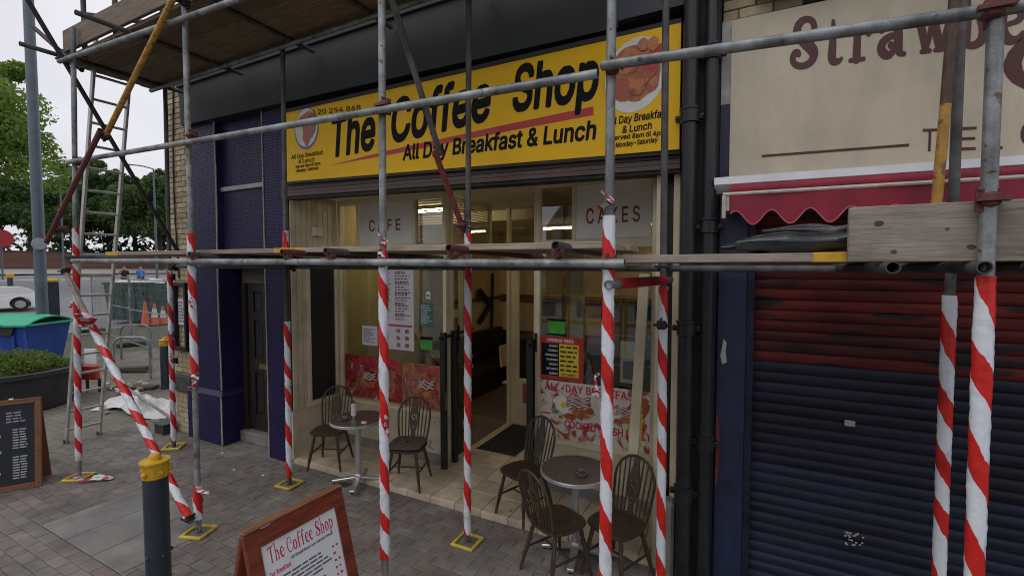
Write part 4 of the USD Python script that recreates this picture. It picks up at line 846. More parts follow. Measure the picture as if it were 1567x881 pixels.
STD = [ # x, y, top z, tape z0, z1, wobble, material
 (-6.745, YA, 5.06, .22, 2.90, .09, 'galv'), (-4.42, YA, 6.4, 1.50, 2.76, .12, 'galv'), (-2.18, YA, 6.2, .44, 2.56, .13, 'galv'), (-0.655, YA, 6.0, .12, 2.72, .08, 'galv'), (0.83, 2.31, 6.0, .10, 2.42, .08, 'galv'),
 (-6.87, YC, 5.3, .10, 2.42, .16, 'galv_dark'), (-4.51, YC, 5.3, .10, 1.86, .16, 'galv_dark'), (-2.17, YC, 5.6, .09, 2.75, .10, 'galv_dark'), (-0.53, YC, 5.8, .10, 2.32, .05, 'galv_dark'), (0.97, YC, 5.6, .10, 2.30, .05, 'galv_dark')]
XZ = []
for k, (x, y, zt_, t0, t1, wb, mt) in enumerate(STD):
    pa, pb = at_y(*LEAN[k][0], y), at_y(*LEAN[k][1], y)
    xz = lambda z, pa=pa, pb=pb: float(pb[0] + (pa[0] - pb[0]) * (z - pb[2]) / (pa[2] - pb[2]))
    XZ.append(xz); x = xz(0.0)
    s = sc.part('standard', pipe((xz(.02), y, .02), (xz(zt_), y, zt_)), M[mt], smooth=40)
    tp, uv = tape([(xz(t0), y, t0), (xz(t1), y, t1)], .0325 if k != 4 else .0295, wb, k + 1)
    sc.part('warning_tape', tp, M['tape'], parent=s, smooth=True, uv=uv)
    if k == 6:
        tp, uv = tape([(xz(2.62), y, 2.62), (xz(2.86), y, 2.86)], .033, .2, 31); sc.part('warning_tape', tp, M['tape'], parent=s, smooth=True, uv=uv)
    rz = [.5, .35, 0, 0, 0, .7, .1, .03, 0, 0][k]
    cz = (x, y, 0)
    sc.part('base_plate', rot(box(x - .075, x + .075, y - .075, y + .075, .002, .010), rz, cz), M['sole'], parent=s)
    rim = cat(box(x - .11, x + .11, y - .11, y - .085, .003, .03, .006), box(x - .11, x + .11, y + .085, y + .11, .003, .03, .006), box(x - .11, x - .085, y - .085, y + .085, .003, .028, .006), box(x + .085, x + .11, y - .085, y + .085, .003, .028, .006))
    sc.part('plate_rim', rot(rim, rz, cz), M['plate_yellow'], parent=s)
# crumpled tape tails at two feet
def tail(pts, w, seed):
    P = np.asarray(pts, float); t = np.linspace(0, 1, 26); L = np.linspace(0, 1, len(P)); Q = np.stack([np.interp(t, L, P[:, k]) for k in range(3)], 1)
    Q = Q + (np.stack([meshkit.noise(Q * 22 + k * 9, seed) for k in range(3)], 1) - .5) * .045
    d = np.gradient(Q, axis=0); sd = np.cross(d, [0.3, 0.2, 1]); sd /= np.linalg.norm(sd, axis=1, keepdims=True)
    ww = w * (.6 + .5 * meshkit.noise(Q * 15, seed + 3))[:, None]
    V = np.stack([Q - sd * ww, Q + sd * ww * .2 + [0, 0, .01], Q + sd * ww], 1).reshape(-1, 3); F = []
    for i in range(25):
        for k in range(2): q = i * 3 + k; F += [(q, q + 1, q + 4), (q, q + 4, q + 3)]
    UV = np.stack([np.tile([0, .1, .2], 26), np.repeat(t * 4, 3)], 1)
    return (V, np.array(F)), UV
STDP = lambda k: sc.path + '/standard' + ('' if k == 0 else f'_{k:03d}')
for k, pts in ((0, [(-6.8, 2.3, .08), (-6.72, 2.3, .04), (-6.6, 2.42, .03), (-6.5, 2.5, .03), (-6.62, 2.52, .02), (-6.75, 2.42, .03)]),
               (1, [(-4.38, 2.32, 1.52), (-4.42, 2.31, 1.44), (-4.45, 2.33, 1.36), (-4.47, 2.36, 1.3)]),
               (1, [(-4.4, 2.32, .44), (-4.34, 2.30, .46), (-4.26, 2.32, .45), (-4.24, 2.36, .40)])):
    tp, uv = tail(pts, .035, 5 + k); sc.part('tape_end', tp, M['tape'], parent=STDP(k), smooth=True, uv=uv)
tp, uv = tape([(XZ[1](.14), YA, .14), (XZ[1](.46), YA, .46)], .038, .25, 44); sc.part('warning_tape', tp, M['tape'], parent=STDP(1), smooth=True, uv=uv)
for k, (x, y, z) in ((3, (-.655, YA, 2.76)), (7, (-2.17, YC, 2.79)), (2, (-2.18, YA, 2.58))):
    tp, uv = tail([(x - .03, y - .02, z), (x + .025, y - .03, z + .02), (x + .03, y - .015, z + .06), (x - .01, y - .03, z + .09)], .03, 8 + k); sc.part('tape_end', tp, M['tape'], parent=STDP(k), smooth=True, uv=uv)
for k, z, sg_ in ((0, 2.1, -1), (2, 1.45, 1), (3, 1.9, -1), (5, 1.3, 1), (7, 1.7, 1), (1, 2.2, 1)):
    x, y = XZ[k](z), STD[k][1]; tp, uv = tail([(x + sg_ * .03, y - .02, z), (x + sg_ * .045, y - .025, z - .03), (x + sg_ * .04, y - .03, z - .08), (x + sg_ * .055, y - .02, z - .12)], .018, 60 + k); sc.part('tape_end', tp, M['tape'], parent=STDP(k), smooth=True, uv=uv)
# ledgers
def tube(name, p, q, m='galv', label=None): return sc.part(name, pipe(p, q), M[m], smooth=40, label=label)
yl = YA - .05
def thru(a, b, y, e0=0.0, e1=0.0):
    p, q = at_y(*a, y), at_y(*b, y); d = q - p
    return p - d * e0, q + d * e1
tube('ledger', *thru((122, 399), (938, 403), yl, .03, .01))
tube('ledger', *thru((112, 247), (915, 113), yl, .02, .0))
tube('ledger', *thru((930, 100), (1510, 17), yl - .012, .02, 1.5))
tube('ledger', *thru((112, 87), (361, 1), yl, .12, 1.2))
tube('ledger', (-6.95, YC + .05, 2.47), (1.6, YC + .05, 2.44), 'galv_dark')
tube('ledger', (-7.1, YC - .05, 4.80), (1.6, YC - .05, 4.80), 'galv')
for i, (x, z) in enumerate(((-6.75, 2.53), (-4.43, 2.51), (-2.18, 2.49), (-.64, 2.475))): coupler((x, YA - .024, z), (0, 0, 1), (1, 0, 0), dark=(i == 0))
for i, (x, z) in enumerate(((112, 246), (289, 207), (585, 160), (935, 101))): pq = at_y(x, z, yl); x, z = pq[0], pq[2]; coupler((x, YA - .024, z), (0, 0, 1), (1, 0, 0))
pq = at_y(1518, 16, 2.29); coupler(pq, (0, 0, 1), (1, 0, 0))
coupler((XZ[4](2.70), 2.30, 2.70), (0, 0, 1), (0, 1, 0), s=.85)
for x in (-6.8, -4.4, -2.18): coupler((x, YA - .024, 4.76), (0, 0, 1), (1, 0, 0), dark=True)
# transoms with open ends towards the street
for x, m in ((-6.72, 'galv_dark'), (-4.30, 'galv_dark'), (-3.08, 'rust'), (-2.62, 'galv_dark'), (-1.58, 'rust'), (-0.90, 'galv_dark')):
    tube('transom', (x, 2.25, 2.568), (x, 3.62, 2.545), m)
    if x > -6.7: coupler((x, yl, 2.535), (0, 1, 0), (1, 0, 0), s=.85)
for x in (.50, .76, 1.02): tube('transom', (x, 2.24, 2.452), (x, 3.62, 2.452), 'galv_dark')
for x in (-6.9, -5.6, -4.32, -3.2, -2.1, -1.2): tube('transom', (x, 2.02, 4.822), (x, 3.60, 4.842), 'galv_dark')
s_ = tube('transom', (-.63, 2.30, 2.365), (-.50, 3.52, 2.365), label='short galvanised transom with a red taped middle')
sc.part('red_sleeve', rod((-.62, 2.45, 2.365), (-.51, 3.28, 2.365), .031, 14), M['sign_red'], parent=s_, smooth=40)
coupler((-.53, YC - .02, 2.05), (0, 0, 1), (1, 0, 0), dark=True)
for x, y in ((-6.83, YC), (-4.47, YC), (-2.17, YC), (-.53, YC)): coupler((x, y + .02, 2.46), (0, 0, 1), (1, 0, 0), dark=True)
for z in (1.55, 1.2, 2.33): coupler((-6.83, YC, z), (0, 0, 1), (1, 0, 0), dark=True, s=.8)
# braces
bm = (-5.70, yl - .05, 3.752)
tube('brace', (-4.28, yl - .05, 4.86), bm, 'yellow_tube', 'yellow painted upper half of the diagonal brace'); tube('brace', (-5.66, yl - .10, 3.80), (-7.02, yl - .10, 2.74), 'rust', 'rust coloured lower half of the diagonal brace')
coupler(bm, (-2.74, 0, -2.14), (0, 1, 0), dark=True, s=.9)
coupler((-6.82, yl - .02, 2.88), (0, 0, 1), (1, 0, .6), dark=False)
tube('brace', (-6.74, 2.02, 5.30), (-6.82, 3.46, 2.62), 'black_clamp')
tube('brace', (-7.35, 2.26, 5.22), (-6.55, 2.40, 4.62), 'black_clamp')
tube('brace', (-2.29, 2.22, 4.98), (-2.235, 3.08, 3.36), 'galv_dark'); tube('brace', (-2.235, 3.0, 3.38), (-2.205, 3.42, 2.70), 'red_tube', 'red painted lower length of the brace behind the yellow sign rail'); tube('brace', (-2.30, 2.14, 5.10), (-2.283, 2.34, 4.72), 'yellow_tube')
coupler((-2.20, YC - .02, 2.82), (0, 0, 1), (0, .5, -1))
bq = at_y(1447, 160, 3.24); tube('brace', at_y(1431, 335, 3.24), bq, 'yellow_tube', 'yellow painted lower length of the brace beside the cream sign'); tube('brace', bq, at_y(1468, -90, 3.24), 'brown_tube', 'brown upper length of the brace beside the cream sign')
b5a, b5b = np.array([-6.86, yl - .02, 2.44]), np.array([-4.45, yl - .02, .14])
b5 = tube('brace', b5a, b5b, 'board_grey', 'diagonal brace wrapped in red and white tape down to the paving')
tp, uv = tape([lerp(b5a, b5b, .27), lerp(b5a, b5b, .99)], .036, .2, 77); sc.part('warning_tape', tp, M['tape'], parent=b5, smooth=True, uv=uv)
pc = lerp(b5a, b5b, .235)
tp, uv = tail([pc + [-.12, -.03, .02], pc + [-.02, -.05, .07], pc + [.1, -.05, .06], pc + [.2, -.04, 0], pc + [.12, -.06, -.07], pc + [0, -.06, -.02], pc + [.1, -.08, .03]], .055, 21); sc.part('tape_end', tp, M['tape'], parent=b5, smooth=True, uv=uv)
coupler(lerp(b5a, b5b, .012), (0, 0, 1), (1, 0, -1), dark=True); coupler(lerp(b5a, b5b, .985), (0, 0, 1), (1, 0, -1), dark=True)
# guard posts over the upper boards
for x in (-6.62, -5.92): sc.part('guard_post', pipe((x, 2.46, 4.80), (x, 2.46, 6.3)), M['galv_dark'], smooth=40)
tube('guard_rail', (-6.62, 2.50, 5.28), (-5.9, 2.95, 5.2), 'galv_dark'); tube('guard_rail', (-6.0, 2.5, 5.5), (-5.6, 2.9, 5.15), 'galv_dark')

# scaffold boards: each one a thing
def scaffold_board(p, q, w, h, label, m='board', ends=(True, True), group=None, name='scaffold_board', up=(0, 0, 1)):
    p, q = np.asarray(p, float), np.asarray(q, float)
    t = Thing(name, label, 'board', (p + q) / 2, group)
    t.part('plank', bar(p, q, w, h, up=up, c=.003), M[m])
    d = (q - p) / np.linalg.norm(q - p)
    for e, a, s in ((ends[0], p, 1), (ends[1], q, -1)):
        if e:
            L = .045 if e is True else e
            t.part('end_band', bar(a - d * s * .0015, a + d * s * L, w + .003, h + .003, up=up, c=.003), M['yellow_end'])
yb = 2.44
names4 = ['outermost, nearest the street', 'second from the street', 'third from the street', 'innermost, nearest the café']
for i in range(4):
    y = yb + .112 + i * .228
    j = rng.normal(0, .03)
    scaffold_board((-6.28 + j, y, 2.606), (-3.22, y, 2.590), .225, .038, f'weathered lower scaffold board before the side door, {names4[i]}', ends=(.28, .22))
    scaffold_board((-3.21, y, 2.592), (-.68 + j, y, 2.575), .225, .038, f'weathered lower scaffold board before the café window, {names4[i]}', ends=(.1, False))
for i in range(3):
    y = 2.34 + .112 + i * .228 + .06
    scaffold_board((-.615, y, 2.497), (.385 + (1.2 if i else 0), y, 2.497), .225, .04, f'grey scaffold board before the drainpipes, {["nearest the street", "middle one of three", "nearest the wall"][i]}', 'board_grey', ends=(False, .13))
scaffold_board((.372, 2.352, 2.588), (3.2, 2.352, 2.588), .038, .225, 'wide grey toe board on edge before the shuttered shop', 'board_grey', ends=(False, False), name='toe_board')
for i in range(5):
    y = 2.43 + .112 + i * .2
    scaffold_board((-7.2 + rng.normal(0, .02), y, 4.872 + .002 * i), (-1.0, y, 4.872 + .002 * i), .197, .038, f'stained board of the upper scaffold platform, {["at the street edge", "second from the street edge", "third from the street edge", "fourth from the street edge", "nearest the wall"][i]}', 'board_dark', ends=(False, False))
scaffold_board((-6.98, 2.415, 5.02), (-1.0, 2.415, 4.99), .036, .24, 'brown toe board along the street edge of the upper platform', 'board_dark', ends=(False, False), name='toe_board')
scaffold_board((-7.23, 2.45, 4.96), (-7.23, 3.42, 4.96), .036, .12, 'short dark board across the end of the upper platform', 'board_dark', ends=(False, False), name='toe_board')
kn = []
for (x_, z_, r_) in ((.47, 2.63, .012), (.52, 2.515, .008), (.68, 2.60, .005), (.75, 2.53, .010)): kn.append((x_, z_, r_))
for x_, z_, r_ in kn: stage.GetPrimAtPath('/World/toe_board') and usdkit.mesh(stage, '/World/toe_board/' + numbered('/World/toe_board', 'knot'), (lambda m: (m[0] - np.array([1.786, 2.352, 2.588]), m[1]))(put(extrude(affinity.scale(Point(0, 0).buffer(r_), 1.3, .9), .0015), (x_, 2.333, z_), (1, 0, 0), (0, 0, 1))), M['timber'])
# black sheeting
shp = []
for k, (z, r, x0, x1) in enumerate(((2.562, .045, -.05, 1.0), (2.622, .026, .06, 1.0), (2.548, .030, -.12, .7))):
    t = np.linspace(0, 1, 46); P = np.stack([x0 + t * (x1 - x0), 2.52 + .035 * (k - 1) + .02 * np.sin(t * 5 + k), z + .022 * t * (k < 2) + .006 * np.sin(t * 14)], 1)
    v, f = sweep(P, r * (.55 + .45 * np.minimum(1, t * 5)), 14); shp.append((v + (meshkit.fbm(v * [9, 34, 34], 3, k)[:, None] - .5) * [.0, .03, .04], f))
single('plastic_sheet', cat(*shp), M['sheet'], 'rolled black plastic sheet lying on the grey scaffold boards', 'plastic sheet', smooth=50)

# ---------------------------------------------------------------- ladder
ld = Thing('ladder', 'long aluminium ladder leaning on the left end of the scaffold', 'ladder', (-8.4, 2.95, 0))
for ya, yb_ in ((2.76, 2.70), (3.13, 3.06)): ld.part('stile', bar((-8.45, ya, 0), (-6.95, yb_, 5.3), .065, .028, up=(0, 1, 0), c=.004), M['ladder'])
for k in range(19):
    t = (k + .7) / 19.6; x = lerp(-8.45, -6.95, t); ld.part('rung', rod((x, lerp(2.76, 2.70, t) - .0, t * 5.3), (x, lerp(3.13, 3.06, t), t * 5.3), .017, 8), M['ladder'], smooth=40)
for ya in (2.76, 3.13): ld.part('foot', box(-8.49, -8.42, ya - .025, ya + .025, .001, .05, .006), M['black_plastic'])

# ================================================================ FURNITURE
def make_chair(name, label, loc, rz, group):
    t = Thing(name, label, 'chair', loc, group, rz=rz)
    W = lambda n, m, mt='chair', **k: t.part(n, m, M[mt], local=True, **k)
    a = np.linspace(0, 2 * math.pi, 40, endpoint=False)
    ex = .6
    def ring(s, z, dish=0):
        x = .205 * s * np.sign(np.cos(a)) * np.abs(np.cos(a)) ** ex * (1 - .10 * (np.sin(a) < 0) * np.abs(np.sin(a))); y = .20 * s * np.sign(np.sin(a)) * np.abs(np.sin(a)) ** ex
        return np.stack([x, y, np.full(40, z)], 1)
    rings = [ring(.88, .412), ring(.97, .418), ring(1.0, .430), ring(.985, .440), ring(.90, .444), ring(.6, .436), ring(.25, .434)]
    V = np.vstack(rings + [np.array([[0, 0, .434], [0, 0, .412]])]); F = []
    for i in range(len(rings) - 1):
        for k in range(40): l = (k + 1) % 40; F += [(i * 40 + k, i * 40 + l, (i + 1) * 40 + l), (i * 40 + k, (i + 1) * 40 + l, (i + 1) * 40 + k)]
    c0 = len(rings) * 40
    for k in range(40): l = (k + 1) % 40; F += [(c0, (len(rings) - 1) * 40 + k, (len(rings) - 1) * 40 + l), (c0 + 1, l, k)]
    W('seat', (V, np.array(F)), smooth=50)
    for sx_ in (-1, 1):
        for sy in (-1, 1):                     # front is +y
            top, bot = np.array([sx_ * .13, sy * .125, .415]), np.array([sx_ * .195, sy * .195 - (.03 if sy < 0 else 0), 0])
            tt = np.array([0, .08, .2, .24, .28, .55, .75, .82, .86, 1.0]); rr = np.array([.013, .017, .019, .014, .018, .019, .016, .012, .016, .010])
            W('leg', sweep(top + (bot - top) * tt[:, None], rr, 9), smooth=50)
    for sx_ in (-1, 1): W('stretcher', sweep([(sx_ * .165, .155, .19), (sx_ * .166, 0, .19), (sx_ * .166, -.165, .19)], [.008, .012, .008], 8), smooth=50)
    W('stretcher', sweep([(-.166, 0, .19), (0, 0, .19), (.166, 0, .19)], [.008, .012, .008], 8), smooth=50)
    # hoop back, leaning back
    def bk(x, z): return np.array([x, -.165 - (z - .43) * .24, z])
    th = np.linspace(0, math.pi, 26)
    hp = [bk(.155, .43), bk(.175, .55), bk(.185, .66)] + [bk(.187 * math.cos(q), .70 + .195 * math.sin(q)) for q in th] + [bk(-.185, .66), bk(-.175, .55), bk(-.155, .43)]
    W('hoop', sweep(hp, .0115, 9), smooth=60)
    for x in (-.125, -.088, -.052, .052, .088, .125):
        xt = x * 1.22; zt_ = .70 + .195 * math.sqrt(max(0, 1 - (xt / .187) ** 2))
        W('spindle', sweep([bk(x, .437), bk(lerp(x, xt, .5), lerp(.44, zt_, .5)), bk(xt, zt_)], [.0065, .008, .006], 7), smooth=50)
    # pierced wheel splat
    sp = Polygon([(-.03, .437), (.03, .437), (.018, .52), (.036, .58), (.046, .64), (.046, .72), (.034, .78), (.022, .83), (.022, .89), (-.022, .89), (-.022, .83), (-.034, .78), (-.046, .72), (-.046, .64), (-.036, .58), (-.018, .52)]).buffer(.004)
    wheel = Point(0, .68).buffer(.036)
    spk = unary_union([LineString([(0, .68), (.04 * math.cos(q), .68 + .04 * math.sin(q))]).buffer(.0045) for q in np.arange(6) * math.pi / 3] + [Point(0, .68).buffer(.011)])
    sp = sp.difference(wheel).union(spk.intersection(wheel.buffer(.002))).difference(unary_union([Point(0, .57).buffer(.011), Point(0, .79).buffer(.010), Point(0, .50).buffer(.006)]))
    v, f = vf(extrude(sp, .012)); W('splat', (np.stack([v[:, 0], -.165 - (v[:, 1] - .43) * .24 + v[:, 2] - .006, v[:, 1]], 1), f))
    return t
CH = 'wheelback chairs at the café tables'
def face(dx, dy): return math.atan2(dy, dx) - math.pi / 2
ch0 = make_chair('wheelback_chair', 'dark wheelback chair left of the front café table, half behind it', (-4.47, 3.86, .06), face(.45, -.9), CH)
copy_of(ch0, 'wheelback_chair', 'wheelback chair with a tied brown seat cushion right of the left table', 'chair', (-3.30, 3.90, .06), face(.35, -.93), CH)
copy_of(ch0, 'wheelback_chair', 'wheelback chair on the tiles between the doorway and the right table', 'chair', (-1.89, 3.93, .06), face(-.35, -.94), CH)
copy_of(ch0, 'wheelback_chair', 'wheelback chair seen from behind, tucked to the street side of the right table', 'chair', (-1.32, 3.36, .0), face(.48, .88), CH)
copy_of(ch0, 'wheelback_chair', 'wheelback chair between the right table and the two taped poles', 'chair', (-.88, 3.53, .0), face(-.38, -.92), CH)
# cushion
cu = Thing('seat_cushion', 'flat brown cushion tied to the chair right of the left table', 'cushion', (-3.30, 3.90, .50))
a = np.linspace(0, 2 * math.pi, 32, endpoint=False); sq = lambda s, z: np.stack([.19 * s * np.sign(np.cos(a)) * np.abs(np.cos(a)) ** .45, .185 * s * np.sign(np.sin(a)) * np.abs(np.sin(a)) ** .45, np.full(32, z)], 1)
rr_ = [sq(.9, .505), sq(1.0, .512), sq(1.02, .520), sq(.97, .532), sq(.6, .537), sq(.1, .536)]
V = np.vstack(rr_); F = []
for i in range(5):
    for k in range(32): l = (k + 1) % 32; F += [(i * 32 + k, i * 32 + l, (i + 1) * 32 + l), (i * 32 + k, (i + 1) * 32 + l, (i + 1) * 32 + k)]
cu.part('pad', move(rot((V, np.array(F)), face(.35, -.93)), (-3.30, 3.90, 0)), M['cushion'], smooth=60)
for sx_ in (-.15, .15): cu.part('tie', sweep(move((np.array([(sx_, .18, .52), (sx_ + .02, .2, .50), (sx_ - .02, .21, .44), (sx_ + .03, .22, .40)]), np.array([[0, 1, 2]])), (-3.30, 3.90, 0))[0], .005, 5), M['cushion'])
def make_table(label, loc, rz):
    t = Thing('cafe_table', label, 'table', loc, 'round café tables', rz=rz)
    W = lambda n, m, mt, **k: t.part(n, m, M[mt], local=True, **k)
    W('table_top', lathe([(.0, .712), (.285, .712), (.289, .732), (.285, .735), (.0, .7355)], 56), 'top_steel', smooth=35)
    W('edge_band', lathe([(.286, .708), (.300, .709), (.3035, .713), (.3035, .717), (.301, .719), (.3035, .722), (.3035, .727), (.301, .729), (.302, .734), (.298, .738), (.288, .7385)], 56, cap=False), 'alu', smooth=35)
    W('column', rod((0, 0, .05), (0, 0, .712), .032, 20), 'alu', smooth=40)
    W('collar', lathe([(.034, .04), (.05, .045), (.05, .09), (.036, .11)], 20), 'alu', smooth=40)
    W('bracket', cat(box(-.16, .16, -.02, .02, .70, .711), box(-.02, .02, -.16, .16, .696, .699)), 'black_metal')
    for k in range(4):
        c, s = math.cos(k * math.pi / 2), math.sin(k * math.pi / 2)
        f_ = W('foot', bar((c * .03, s * .03, .065), (c * .29, s * .29, .032), .06, .03, c=.006), 'alu')
        t.part('glide', lathe([(.016, .0), (.018, .004), (.018, .02)], 10, (c * .27, s * .27, 0)), M['black_plastic'], parent=f_, local=True)
    return t
tb = make_table('round steel topped table before the left window, holding a white shaker', (-3.86, 3.72, .03), .55)
copy_of(tb, 'cafe_table', 'round steel topped table among three chairs before the right window', 'table', (-1.27, 3.66, .0), .2, 'round café tables')
sk = Thing('sugar_shaker', 'white cylindrical shaker with a metal base on the left table', 'shaker', (-3.90, 3.70, .768))
sk.part('body', lathe([(.0, .0), (.03, .0), (.03, .115), (.026, .12), (0, .12)], 18, (-3.90, 3.70, .808)), M['white_plastic'], smooth=40)
sk.part('base', lathe([(.0, .0), (.032, .0), (.034, .03), (.031, .04), (0, .04)], 18, (-3.90, 3.70, .768)), M['chrome'], smooth=40)
sk.part('spout', rod((-3.90, 3.70, .925), (-3.90, 3.70, .97), .007, 8), M['chrome'])
def ashtray(x, y, z, label):
    t = Thing('ashtray', label, 'ashtray', (x, y, z))
    t.part('bowl', lathe([(0, 0), (.045, 0), (.055, .006), (.055, .026), (.049, .028), (.043, .010), (0, .008)], 24, (x, y, z)), M['ashtray'], smooth=40)
    t.part('rim_rest', cat(*[bar((x + .040 * math.cos(q), y + .040 * math.sin(q), z + .028), (x + .056 * math.cos(q), y + .056 * math.sin(q), z + .028), .012, .006) for q in (0, 2.1, 4.2)]), M['chrome'])
ashtray(-3.96, 3.60, .7675, 'small round ashtray beside the white shaker'); ashtray(-1.19, 3.58, .7375, 'small shiny ashtray on the right table')
pk = Thing('cigarette_packet', 'small white and red packet at the edge of the left table', 'packet', (-3.66, 3.62, .768))
pk.part('box', rot(box(-3.69, -3.635, 3.605, 3.63, .768, .79, .002), .4, (-3.66, 3.62, 0)), M['white_plastic']); pk.part('lid', rot(box(-3.633, -3.61, 3.605, 3.63, .768, .79, .002), .4, (-3.66, 3.62, 0)), M['sign_red'])

# ---------------------------------------------------------------- gate posts in the doorway
def gate(label, x, ys, ye):
    t = Thing('folding_gate', label, 'gate', (x, (ys + ye) / 2, .06))
    for y in (ys, ye): t.part('post', box(x - .035, x + .035, y - .03, y + .03, .06, 1.69, .005), M['black_metal'])
    t.part('top_rail', bar((x, ys - .08, 1.63), (x, ye + .42, 1.66), .03, .03), M['black_metal'])
    t.part('latch', bar((x + .03, ye + .05, 1.55), (x + .03, ye + .05, 1.75), .025), M['black_metal'])
    return t
g1 = gate('black metal gate folded back on the left of the doorway', -3.17, 4.40, 4.62)
wires = [bar((-3.165, y, .12), (-3.165, y, 1.6), .006, .006) for y in np.arange(4.67, 5.02, .022)] + [bar((-3.16, 4.65, z), (-3.16, 5.02, z), .006, .006) for z in np.arange(.14, 1.6, .03)]
g1.part('wire_mesh', cat(*wires), M['black_metal'], stuff=True)
g1.part('bolt_plate', box(-3.134, -3.128, 4.38, 4.42, .78, .98), M['brass'])
g2 = gate('black gate post on the right of the doorway', -2.05, 4.42, 4.44)
mt = Thing('door_mat', 'black mat on the tiles in the doorway', 'door mat', (-2.85, 5.6, .062))
mt.part('mat', box(-3.14, -2.58, 5.12, 6.12, .0615, .075, .004), M['mat_black']); mt.part('edge_strip', box(-3.15, -2.57, 5.10, 5.119, .0615, .073), M['black_plastic']); mt.part('edge_strip', box(-3.15, -2.57, 6.121, 6.14, .0615, .073), M['black_plastic'])

# ---------------------------------------------------------------- window posters and notices
YP = YW + .033
def lines(x0, x1, z0, z1, n, seed, y, fill=.6, words=(.2, .5), h=.45, skip=()):
    r = np.random.default_rng(seed); out = []; dz = (z1 - z0) / n
    for i in range(n):
        if i in skip: continue
        z = z1 - (i + .8) * dz; x = x0; end = x0 + (x1 - x0) * r.uniform(fill, 1)
        while x < end - .01:
            w = (x1 - x0) * r.uniform(words[0], words[1]) * .4; w = min(w, end - x); out.append(box(x, x + w, y - .0012, y - .0004, z, z + dz * h)); x += w + dz * .35
    return cat(*out)
def notice(name, label, x0, x1, z0, z1, m, y=YP, cat_='notice', group=None):
    t = Thing(name, label, cat_, ((x0 + x1) / 2, y, (z0 + z1) / 2), group); t.part('sheet', box(x0, x1, y, y + .002, z0, z1), m if not isinstance(m, str) else M[m]); return t
def food(t, cx, cz, k, y, seed, egg=True):
    g = np.random.default_rng(seed); y = y - .0035; n = [0]
    def add(poly, m):
        n[0] += 1; t.part('picture_food', put(extrude(affinity.translate(affinity.scale(poly, k, k, origin=(0, 0)), cx, cz), .001), (0, y - .0011 * n[0], 0), (1, 0, 0), (0, 0, 1)), m)
    def blobp(x, z, rx, rz, am=.15):
        a = np.linspace(0, 6.283, 28, endpoint=False); w = 1 + am * (meshkit.noise(np.stack([np.cos(a) * 2 + seed, np.sin(a) * 2, a * 0 + n[0]], 1), seed) - .5) * 2
        return Polygon(np.stack([x + rx * w * np.cos(a), z + rz * w * np.sin(a)], 1))
    if egg: add(blobp(-.30, .02, .26, .20, .35), M['plate_white']); add(Point(-.28, .04).buffer(.085), M['board_yellow'])
    else: add(blobp(-.30, .02, .30, .24, .35), PH['bacon']); add(blobp(-.22, .0, .2, .12, .3), PH['meat'])
    for j in range(3):
        xs = np.linspace(-.15, .42, 20); zc = .26 - .09 * j + .035 * np.sin(xs * 19 + j); st = LineString(np.stack([xs, zc], 1))
        add(st.buffer(.042), PH['bacon']); add(st.buffer(.014), M['cone_white'])
    for j in range(2): add(affinity.rotate(Point(0, 0).buffer(.07), 0).union(LineString([(.02, -.10 - .10 * j), (.36, -.04 - .12 * j)]).buffer(.052)).difference(Point(0, 0).buffer(.071)), PH['meat'])
    add(blobp(-.08, -.22, .16, .08, .3), PH['beans']); add(Point(.46, -.02).buffer(.085), M['sign_red']); add(Point(.46, -.02).buffer(.05), PH['beans']); add(blobp(-.5, -.16, .09, .06, .4), M['green_sign'])
t = notice('menu_sheet', 'tall white menu with small print in the left window', -4.30, -3.72, 1.40, 2.50, 'paper_grey', cat_='menu')
t.part('small_print', lines(-4.25, -4.08, 1.80, 2.45, 24, 1, YP), M['print_grey'], stuff=True); t.part('small_print', lines(-4.02, -3.76, 1.78, 2.40, 18, 2, YP), M['print_grey'], stuff=True); t.part('red_print', lines(-4.02, -3.76, 1.80, 2.42, 18, 3, YP - .001, skip=[i for i in range(18) if i % 4]), M['print_red'], stuff=True)
t.part('heading', cat(box(-4.26, -3.75, YP - .002, YP - .0005, 1.70, 1.725), box(-4.0, -3.78, YP - .002, YP - .0005, 2.455, 2.475)), M['print_red'])
t.part('small_picture', cat(*[box(x, x + .06, YP - .002, YP - .0005, z, z + .05) for x in (-4.2, -4.0, -3.86) for z in (1.44, 1.53, 1.62)]), PH['bacon'], stuff=True)
t = notice('notice_sheet', 'small white notice sheet beside the foot of the tall menu', -4.60, -4.33, 1.42, 1.68, 'paper_grey')
t.part('small_print', lines(-4.57, -4.36, 1.45, 1.65, 8, 5, YP), M['print_grey'], stuff=True)
t = notice('notice_card', 'tall teal notice in the left window', -3.62, -3.42, 1.72, 2.02, 'teal_sign'); t.part('small_print', lines(-3.6, -3.44, 1.76, 2.0, 9, 6, YP), M['paper_grey'], stuff=True)
t = notice('notice_card', 'small bright green notice under the teal one', -3.62, -3.43, 1.44, 1.60, 'green_sign'); t.part('dark_strip', box(-3.62, -3.43, YP - .002, YP - .0005, 1.56, 1.60), M['ink'])
t = notice('notice_card', 'small white price card above the teal notice', -3.52, -3.46, 2.07, 2.16, 'paper'); t.part('small_print', box(-3.505, -3.475, YP - .002, YP - .0005, 2.10, 2.12), M['ink'])
t = notice('food_poster', 'red food poster headed BREAKFAST low in the left window', -4.93, -3.93, .70, 1.27, PH['red_food'], cat_='poster')
t.part('lettering', text_on('BREAKFAST', (-4.66, YP - .001, 1.17), (-3.98, YP - .001, 1.17), .075, (0, -1, 0)), M['print_red'])
food(t, -4.52, .94, .36, YP, 7, False); t.part('picture_drink', hullpts([(x, y, z) for x, z in ((-4.2, .75), (-4.05, .75), (-4.23, 1.12), (-4.02, 1.12)) for y in (YP - .003, YP - .0005)]), PH['burger'])
